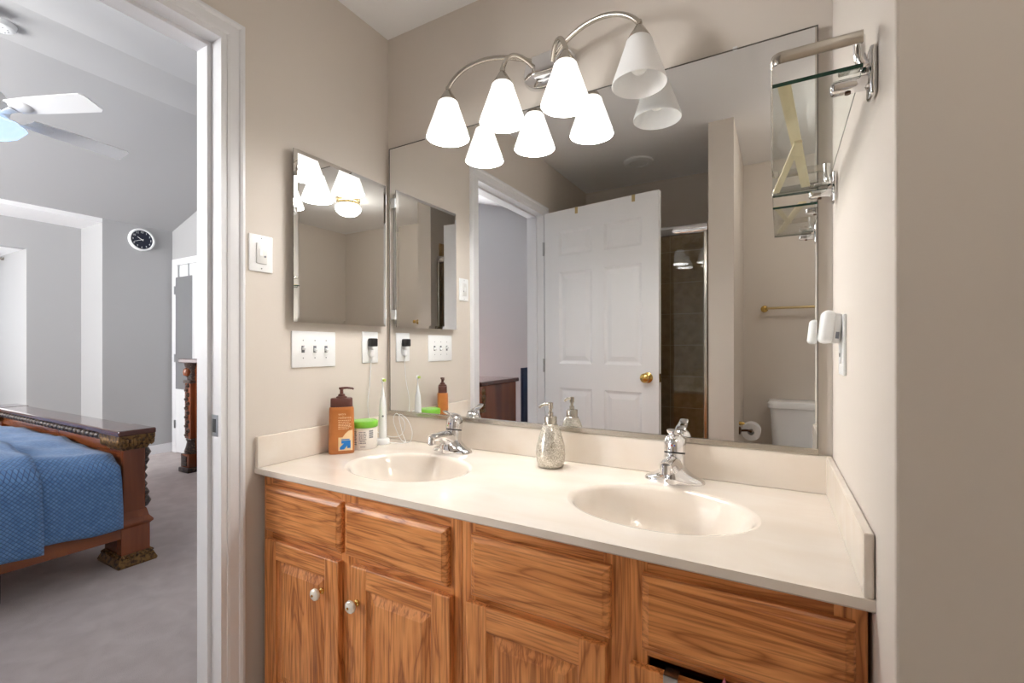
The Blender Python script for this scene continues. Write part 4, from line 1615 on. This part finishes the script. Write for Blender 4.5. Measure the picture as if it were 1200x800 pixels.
# moulding under the cap: a dark band with a row of beads
b = MB()
b.box(BX0 + 0.08, BX1 - 0.08, FY - 0.055, FY + 0.055, 0.652, capz, mi=1, bevel=0.006)
nb = 30
for k in range(nb):
    x = BX0 + 0.24 + (BX1 - BX0 - 0.48) * k / (nb - 1)
    for s in (-1, 1):
        b.lathe([(0.0, -0.020), (0.014, -0.017), (0.022, -0.006), (0.022, 0.006), (0.013, 0.017), (0.0, 0.020)], n=10, center=(x, FY + s * 0.056, 0.674), mi=0, sx=1.1)
b.box(BX0 + 0.1, BX1 - 0.1, FY - 0.045, FY + 0.045, 0.595, 0.655, mi=2, bevel=0.01)
b.build('carved_moulding', [M['dark_carving'], M['gold_carving'], M['cherry_h']], bed, smooth=40)
for x in (BX0 + 0.10, BX1 - 0.10):
    b = MB()
    b.box(x - 0.085, x + 0.085, FY - 0.050, FY + 0.050, 0.10, 0.63, bevel=0.006)
    b.loft([[(x + sx_ * hx, FY + sy_ * hy, z) for sx_, sy_ in ((-1, -1), (1, -1), (1, 1), (-1, 1))] for hx, hy, z in
            ((0.10, 0.064, 0.045), (0.10, 0.064, 0.20), (0.112, 0.076, 0.215), (0.112, 0.076, 0.225), (0.096, 0.062, 0.245), (0.088, 0.053, 0.285))])
    ps = b.build('foot_post', M['cherry'], bed)
    b = MB()
    b.loft([[(x + sx_ * hx, FY + sy_ * hy, z) for sx_, sy_ in ((-1, -1), (1, -1), (1, 1), (-1, 1))] for hx, hy, z in
            ((0.088, 0.056, 0.615), (0.095, 0.064, 0.632), (0.108, 0.074, 0.650), (0.118, 0.082, 0.675), (0.118, 0.082, capz))])
    for k in range(10):
        for s in (-1, 1):
            b.lathe([(0.0, -0.030), (0.009, -0.02), (0.012, 0.0), (0.008, 0.016), (0.0, 0.022)], n=8, center=(x - 0.099 + 0.022 * k, FY + s * 0.076, 0.662))
    for k in range(8):
        for s in (-1, 1):
            b.lathe([(0.0, -0.030), (0.009, -0.02), (0.012, 0.0), (0.008, 0.016), (0.0, 0.022)], n=8, center=(x + s * 0.112, FY - 0.066 + 0.0188 * k, 0.662))
    b.build('acanthus_capital', M['gold_carving'], ps, smooth=40)
    b = MB()
    b.loft([[(x + sx_ * hx, FY + sy_ * hy, z) for sx_, sy_ in ((-1, -1), (1, -1), (1, 1), (-1, 1))] for hx, hy, z in
            ((0.122, 0.086, 0.0), (0.126, 0.090, 0.012), (0.118, 0.082, 0.030), (0.112, 0.076, 0.045), (0.104, 0.067, 0.062))])
    for k in range(9):
        for s in (-1, 1):
            b.lathe([(0.0, -0.010), (0.010, 0.0), (0.0, 0.010)], n=8, center=(x - 0.10 + 0.025 * k, FY + s * 0.074, 0.052))
    for k in range(7):
        b.lathe([(0.0, -0.010), (0.010, 0.0), (0.0, 0.010)], n=8, center=(x + 0.114, FY - 0.063 + 0.021 * k, 0.052))
    b.build('gilded_plinth', M['gold_carving'], ps, smooth=40)
    # scroll ornament on the outer (foot) face of the post
    b = MB()
    for z, r in ((0.31, 0.040), (0.355, 0.034), (0.40, 0.026), (0.445, 0.026), (0.49, 0.026), (0.535, 0.034), (0.58, 0.040)):
        b.lathe([(0.0, -r), (r * 0.7, -r * 0.7), (r, 0.0), (r * 0.7, r * 0.7), (0.0, r)], n=12, center=(x, FY + 0.062, z), sx=1.9)
    b.build('scroll_ornament', M['dark_carving'], ps, smooth=60)
b = MB()
b.box(BX1 - 0.035, BX1 - 0.005, -2.42, FY - 0.05, 0.150, 0.325, bevel=0.005)
b.build('side_rail', M['cherry_h'], bed)
b = MB()
b.box(BX0 + 0.005, BX0 + 0.035, -2.42, FY - 0.05, 0.150, 0.325, bevel=0.005)
b.build('side_rail', M['cherry_h'], bed)
for x in (BX1 - 0.075, BX0 + 0.075):
    b = MB()
    b.box(x - 0.022, x + 0.022, -0.785, -0.735, 0.0, 0.25, bevel=0.004)
    b.build('support_leg', M['black_leg'], bed)
b = MB()
b.box(BX0 + 0.045, BX1 - 0.045, -2.36, FY - 0.06, 0.25, 0.556, bevel=0.05, seg=4)
b.build('mattress', M['mattress'], bed, smooth=50)
# headboard
b = MB()
hp = []
for k in range(25):
    u = k / 24
    hp.append((BX0 + 0.05 + (BX1 - BX0 - 0.1) * u, 1.15 + 0.35 * math.sin(PI * u) ** 1.5))
b.poly([(BX0 + 0.05, 0.2)] + hp + [(BX1 - 0.05, 0.2)], -2.47, -2.41)
for x in (BX0 + 0.08, BX1 - 0.08):
    b.box(x - 0.07, x + 0.07, -2.51, -2.37, 0.0, 1.30, bevel=0.01)
    b.lathe([(0.0, 1.30), (0.08, 1.30), (0.07, 1.33), (0.04, 1.35), (0.06, 1.40), (0.03, 1.46), (0.0, 1.47)], n=20, center=(x, -2.44, 0))
b.build('headboard', M['dark_top'], bed)

# blanket: lies on the mattress and drops over the side rail, with a folded second layer
vs, fs, uvs = [], [], []
NXX, NYY = 70, 96


def smoothstep(a, c, x):
    t = max(0.0, min(1.0, (x - a) / (c - a)))
    return t * t * (3 - 2 * t)


def blanket_point(s, y):
    """s is arc length from the far side over the top and down the near side."""
    top_w = (BX1 - 0.02) - (BX0 + 0.05)
    drop_end = 0.355 + 0.014 * math.sin(y * 9) + 0.05 * smoothstep(-0.72, -1.1, y)
    xr_ = BX1 - 0.005
    zt = 0.590 + 0.030 * smoothstep(-0.33, -0.8, y) + 0.012 * math.sin(y * 5 + 1)
    if s <= top_w:
        x = BX0 + 0.05 + s
        u = s / top_w
        z = zt + 0.035 * math.sin(PI * u) + 0.006 * math.sin(x * 9 + y * 7)
        edge = smoothstep(top_w - 0.09, top_w, s)
        z -= 0.045 * edge
        z += 0.007 * math.sin(x * 23 + y * 4) * math.sin(y * 17 - x * 3)
        return Vector((x, y, z))
    d = s - top_w
    z = zt - 0.045 - min(d, 10)
    fold = 0.5 + 0.32 * math.sin(y * 15 + 0.6) + 0.18 * math.sin(y * 31 + d * 9)
    x = xr_ - 0.01 + 0.022 * min(1, d / 0.06) + 0.030 * fold * smoothstep(0.03, 0.28, d)
    return Vector((x, y, z))


TOPW = (BX1 - 0.02) - (BX0 + 0.05)


def blanket_mesh(y0, y1, s_end, lift, nx=64, ny=60):
    b_ = MB()
    uv = []
    for j in range(ny + 1):
        y = y0 + (y1 - y0) * j / ny
        for i in range(nx + 1):
            t = i / nx
            s = (TOPW + s_end) * (t ** 0.6 if True else t)
            p = blanket_point(s, y)
            if y > -0.40:
                p.z -= 0.02 * smoothstep(-0.40, -0.318, y) if s <= TOPW else 0.0
            if s <= TOPW:
                p.z += lift
            else:
                p.x += lift
            b_.v.append(tuple(p))
            uv.append((s, y))
    for j in range(ny):
        for i in range(nx):
            a = j * (nx + 1) + i
            b_.f.append([a, a + 1, a + nx + 2, a + nx + 1])
            b_.mi.append(0)
    return b_, uv


def build_blanket(name, args, parent):
    b_, uv = blanket_mesh(*args)
    o_ = b_.build(name, M['quilt'], parent, smooth=70)
    ul = o_.data.uv_layers.new(name='weave')
    for lp in o_.data.loops:
        ul.data[lp.index].uv = uv[lp.vertex_index]
    md = o_.modifiers.new('thickness', 'SOLIDIFY')
    md.thickness = 0.012
    md.offset = 1
    return o_


bl = thing('blanket', 'blue quilted blanket spread over the carved bed', 'blanket', (-2.6, -0.9, 0.6))
build_blanket('blanket_top_layer', (-2.2, -0.318, 0.315, 0.010), bl)
build_blanket('blanket_fold', (-2.2, -0.625, 0.350, 0.032), bl)

# ------------------------------------------------------------------ bedroom: carved dresser by the closet door
cd_ = thing('carved_dresser', 'tall carved brown dresser with scrolled corner column by the closet door', 'dresser', (-2.95, 1.03, 0))
b = MB()
b.box(-3.44, -2.35, 0.90, YN - 0.02, 0.10, 1.02, bevel=0.005)
b.build('case', M['cherry'], cd_)
b = MB()
b.box(-3.51, -2.28, 0.835, YN - 0.016, 1.02, 1.062, bevel=0.008)
b.build('top', M['dark_top'], cd_)
for j in range(4):
    b = MB()
    z0 = 0.20 + j * 0.205
    b.rings(-3.27, -2.52, z0, z0 + 0.19, [(0, 0.90), (0, 0.884), (0.012, 0.878), (0.03, 0.878)])
    dr = b.build('drawer', M['cherry_h'], cd_)
    for x in (-3.1, -2.7):
        b = MB()
        b.lathe([(0.0, 0.0), (0.008, 0.0), (0.008, 0.012), (0.016, 0.018), (0.012, 0.028), (0.0, 0.03)], n=16, axis='y', center=(x, 0.878, z0 + 0.095), mtx=Matrix.Scale(-1, 4, (0, 1, 0)))
        b.build('knob', M['gold_carving'], dr, smooth=40)
for x in (-3.395, -2.395):
    b = MB()
    b.box(x - 0.085, x + 0.085, 0.82, 0.99, 0.0, 0.045, bevel=0.01, mi=1)
    b.box(x - 0.072, x + 0.072, 0.835, 0.98, 0.045, 0.17, bevel=0.008)
    b.box(x - 0.04, x + 0.04, 0.828, 0.84, 0.06, 0.15, bevel=0.004, mi=1)
    b.lathe([(0.0, 0.17), (0.072, 0.17), (0.076, 0.19), (0.060, 0.23), (0.048, 0.28), (0.060, 0.30), (0.050, 0.32), (0.0, 0.32)], n=20, center=(x, 0.90, 0), mi=1, sy=0.8)
    b.box(x - 0.052, x + 0.052, 0.86, 0.97, 0.31, 0.84, bevel=0.006)
    for k in range(12):
        b.lathe([(0.0, -0.024), (0.018, -0.01), (0.020, 0.006), (0.0, 0.024)], n=10, center=(x + (0.012 if k % 2 else -0.012), 0.858, 0.345 + 0.042 * k), mi=1, sx=1.3)
    b.box(x - 0.062, x + 0.062, 0.85, 0.975, 0.83, 0.86, bevel=0.006, mi=1)
    b.lathe([(0.0, 0.86), (0.050, 0.86), (0.058, 0.90), (0.052, 0.95), (0.072, 0.99), (0.078, 1.02), (0.0, 1.02)], n=20, center=(x, 0.905, 0), mi=1, sy=0.85)
    b.lathe([(0.0, -0.045), (0.03, -0.03), (0.036, 0.0), (0.028, 0.03), (0.0, 0.045)], n=14, center=(x, 0.858, 0.935), mi=0)
    b.build('carved_column', [M['cherry'], M['dark_carving']], cd_, smooth=40)

mr = thing('closet_door_mirror', 'narrow frameless mirror hung over the white closet door', 'mirror', (-4.2, YN - 0.03, 0.71))
b = MB()
b.box(-4.355, -4.010, YN - 0.034, YN - 0.026, 0.711, 1.940, bevel=0.001)
b.build('glass', M['grey_mirror'], mr)
for x in (-4.30, -4.09):
    b = MB()
    b.box(x - 0.008, x + 0.008, YN - 0.0335, YN - 0.0225, 1.92, 2.072)
    b.box(x - 0.008, x + 0.008, YN - 0.0335, YN - 0.0, 2.0705, 2.0735)
    b.build('over_door_strap', M['steel'], mr)

# wall clock
ck = thing('wall_clock', 'round white rimmed wall clock with navy face on the bedroom wall', 'clock', (XF, 0.935, 2.318))
b = MB()
b.lathe([(0.0, 0.0), (0.118, 0.0), (0.121, 0.010), (0.118, 0.024), (0.108, 0.032), (0.100, 0.030), (0.098, 0.018), (0.0, 0.018)], n=56, axis='x')
b.build('rim', M['white_plastic'], ck, smooth=40, local=True)
b = MB()
b.lathe([(0.0, 0.0185), (0.098, 0.0185), (0.098, 0.0195), (0.0, 0.0196)], n=56, axis='x')
face = b.build('dial', M['clock_face'], ck, local=True)
RX = Matrix.Rotation(PI / 2, 4, 'Z') @ Matrix.Rotation(PI / 2, 4, 'X')
for hnum in range(1, 13):
    a = PI / 2 - hnum * PI / 6
    text_mesh(str(hnum), 0.028, Matrix.Translation((0.0202, 0.080 * math.cos(a), 0.080 * math.sin(a))) @ RX, M['white_plastic'], 'numeral', face)


def hand(a_deg, l_, w_):
    d = MB()
    mtx = Matrix.Rotation(-math.radians(a_deg), 4, 'X')
    d.poly([(-w_, -0.015), (w_, -0.015), (w_ * 0.6, l_), (-w_ * 0.6, l_)], 0.0210, 0.0218, 'yz', mtx=mtx)
    d.build('hand', M['white_plastic'], ck, local=True)


hand(-58, 0.050, 0.004)
hand(-112, 0.072, 0.003)

# ceiling fan
fx, fy, fz = -2.373, -0.650, 2.465
fan = thing('ceiling_fan', 'white five blade ceiling fan with bluish glass light bowl', 'ceiling fan', (fx, fy, fz))
b = MB()
b.lathe([(0.0, 0.52), (0.045, 0.51), (0.068, 0.55), (0.070, 0.5745), (0.0, 0.5745)], n=32)
b.tube([(0, 0, 0.12), (0, 0, 0.53)], 0.012, 14)
b.build('downrod', M['fan_white'], fan, smooth=40, local=True)
b = MB()
b.lathe([(0.0, -0.05), (0.060, -0.05), (0.075, -0.035), (0.105, -0.02), (0.115, 0.02), (0.115, 0.07), (0.095, 0.10), (0.045, 0.13), (0.0, 0.135)], n=40)
b.build('motor_housing', M['fan_white'], fan, smooth=40, local=True)
for k in range(5):
    ang = math.radians(24.3 + 72 * k)
    R = Matrix.Rotation(ang, 4, 'Z')
    b = MB()
    out = [(0.20, -0.050), (0.34, -0.060), (0.655, -0.066), (0.675, -0.052), (0.678, 0.0), (0.675, 0.052), (0.655, 0.066), (0.34, 0.060), (0.20, 0.050)]
    pitch = Matrix.Rotation(math.radians(-13), 4, 'X')
    b.poly(out, 0.0, 0.006, 'xy', mtx=R @ pitch)
    bd = b.build('blade', M['fan_white'], fan, local=True)
    b = MB()
    b.tube([R @ Vector(p) for p in ((0.09, 0, -0.012), (0.15, 0, -0.022), (0.21, 0, -0.012))], [(0.022, 0.006), (0.018, 0.007), (0.03, 0.005)], 14, up=(0, 0, 1))
    b.lathe([(0.0, -0.014), (0.03, -0.012), (0.042, -0.004), (0.044, -0.0005), (0.0, -0.0005)], n=22, center=R @ Vector((0.245, 0, 0)), mtx=R @ pitch, sx=1.4)
    b.build('blade_iron', M['fan_white'], bd, smooth=50, local=True)
b = MB()
n = 60
loops = []
for r, z in ((0.06, -0.050), (0.13, -0.052), (0.168, -0.062), (0.175, -0.075), (0.155, -0.100), (0.11, -0.128), (0.05, -0.142), (0.004, -0.145)):
    lp = []
    for k in range(n):
        a = 2 * PI * k / n
        rr = r * (1 + 0.035 * math.cos(10 * a) * smoothstep(0.05, 0.13, r))
        lp.append((rr * math.cos(a), rr * math.sin(a), z))
    loops.append(lp)
b.loft(loops)
b.build('glass_bowl', M['fan_glass'], fan, smooth=60, local=True)

b = MB()
b.lathe([(0.0, -0.036), (0.045, -0.036), (0.058, -0.028), (0.064, -0.010), (0.066, 0.0), (0.0, 0.0)], n=36)
for k in range(8):
    a = 2 * PI * k / 8
    b.lathe([(0.0, -0.0375), (0.004, -0.0370), (0.004, -0.034), (0.0, -0.034)], n=8, center=(0.03 * math.cos(a), 0.03 * math.sin(a), 0), mi=1)
tag(b.build('smoke_detector', [M['white_plastic'], M['grey_plastic']], smooth=35, loc=(-2.495, -0.545, 3.04), local=True), 'round white smoke detector on the vaulted bedroom ceiling', 'smoke detector')

cr = thing('curtain_rod', 'thin curtain rod end inside the bright window recess of the bedroom', 'curtain rod', (-5.70, 0.18, 2.08))
b = MB()
b.tube([(-5.70, 0.165, 2.105), (-5.70, -1.36, 2.105)], 0.009, 12)
b.build('rod', M['nickel'], cr, smooth=50)
b = MB()
b.lathe([(0.0, 0.0), (0.018, 0.0), (0.018, 0.010), (0.012, 0.028), (0.0, 0.030)], n=18, axis='y', center=(-5.70, 0.1935, 2.105), mtx=Matrix.Scale(-1, 4, (0, 1, 0)))
b.build('bracket', M['nickel'], cr, smooth=40)

# ------------------------------------------------------------------ bedroom things seen through the doorway in the mirror
NX = -0.74
ns = thing('carved_nightstand', 'dark brown chest with gilded corner column, seen in the mirror through the doorway', 'chest', (-1.05, -2.15, 0))
b = MB()
b.box(-1.38, NX - 0.012, -2.42, -1.84, 0.06, 0.825, bevel=0.006)
b.build('case', M['cherry'], ns)
b = MB()
b.box(-1.42, NX + 0.012, -2.44, -1.80, 0.825, 0.862, bevel=0.010)
b.build('top', M['dark_top'], ns)
for x in (NX - 0.085, -1.31):
    b = MB()
    b.box(x - 0.075, x + 0.078, -1.865, -1.815, 0.0, 0.10, bevel=0.006, mi=0)
    b.box(x - 0.055, x + 0.055, -1.870, -1.822, 0.10, 0.60, bevel=0.006, mi=0)
    b.box(x - 0.075, x + 0.078, -1.89, -1.812, 0.60, 0.635, bevel=0.008, mi=1)
    b.box(x - 0.065, x + 0.076, -1.90, -1.818, 0.635, 0.825, bevel=0.012, mi=0)
    for dz, r in ((0.665, 0.034), (0.72, 0.042), (0.775, 0.036)):
        b.lathe([(0.0, -r), (r * 0.75, -r * 0.6), (r, 0), (r * 0.75, r * 0.6), (0.0, r)], n=12, center=(x, -1.818, dz), mi=1, sx=1.4, sy=0.6)
        b.lathe([(0.0, -r), (r * 0.6, -r * 0.6), (r * 0.8, 0), (r * 0.6, r * 0.6), (0.0, r)], n=12, center=(x + 0.072, -1.86, dz), mi=1, sx=0.6)
    b.build('carved_column', [M['cherry'], M['gold_carving']], ns, smooth=40)
for z0 in (0.12, 0.36, 0.60):
    b = MB()
    b.rings(-1.23, -0.90, z0, z0 + 0.20, [(0, -1.84), (0, -1.824), (0.012, -1.820), (0.03, -1.820)])
    b.v = [(p[0], -3.68 - p[1] if False else p[1], p[2]) for p in b.v]
    dr = b.build('drawer', M['cherry_h'], ns)
    b = MB()
    b.lathe([(0.0, 0.0), (0.008, 0.0), (0.008, 0.012), (0.016, 0.018), (0.0, 0.028)], n=16, axis='y', center=(-1.065, -1.820, z0 + 0.10))
    b.build('knob', M['gold_carving'], dr, smooth=40)
b = MB()
b.box(-0.735, -0.705, -2.95, -2.475, 0.0, 0.950, bevel=0.004)
tag(b.build('upright_board', M['navy']), 'dark navy upright board standing behind the carved chest, seen in the mirror', 'board')
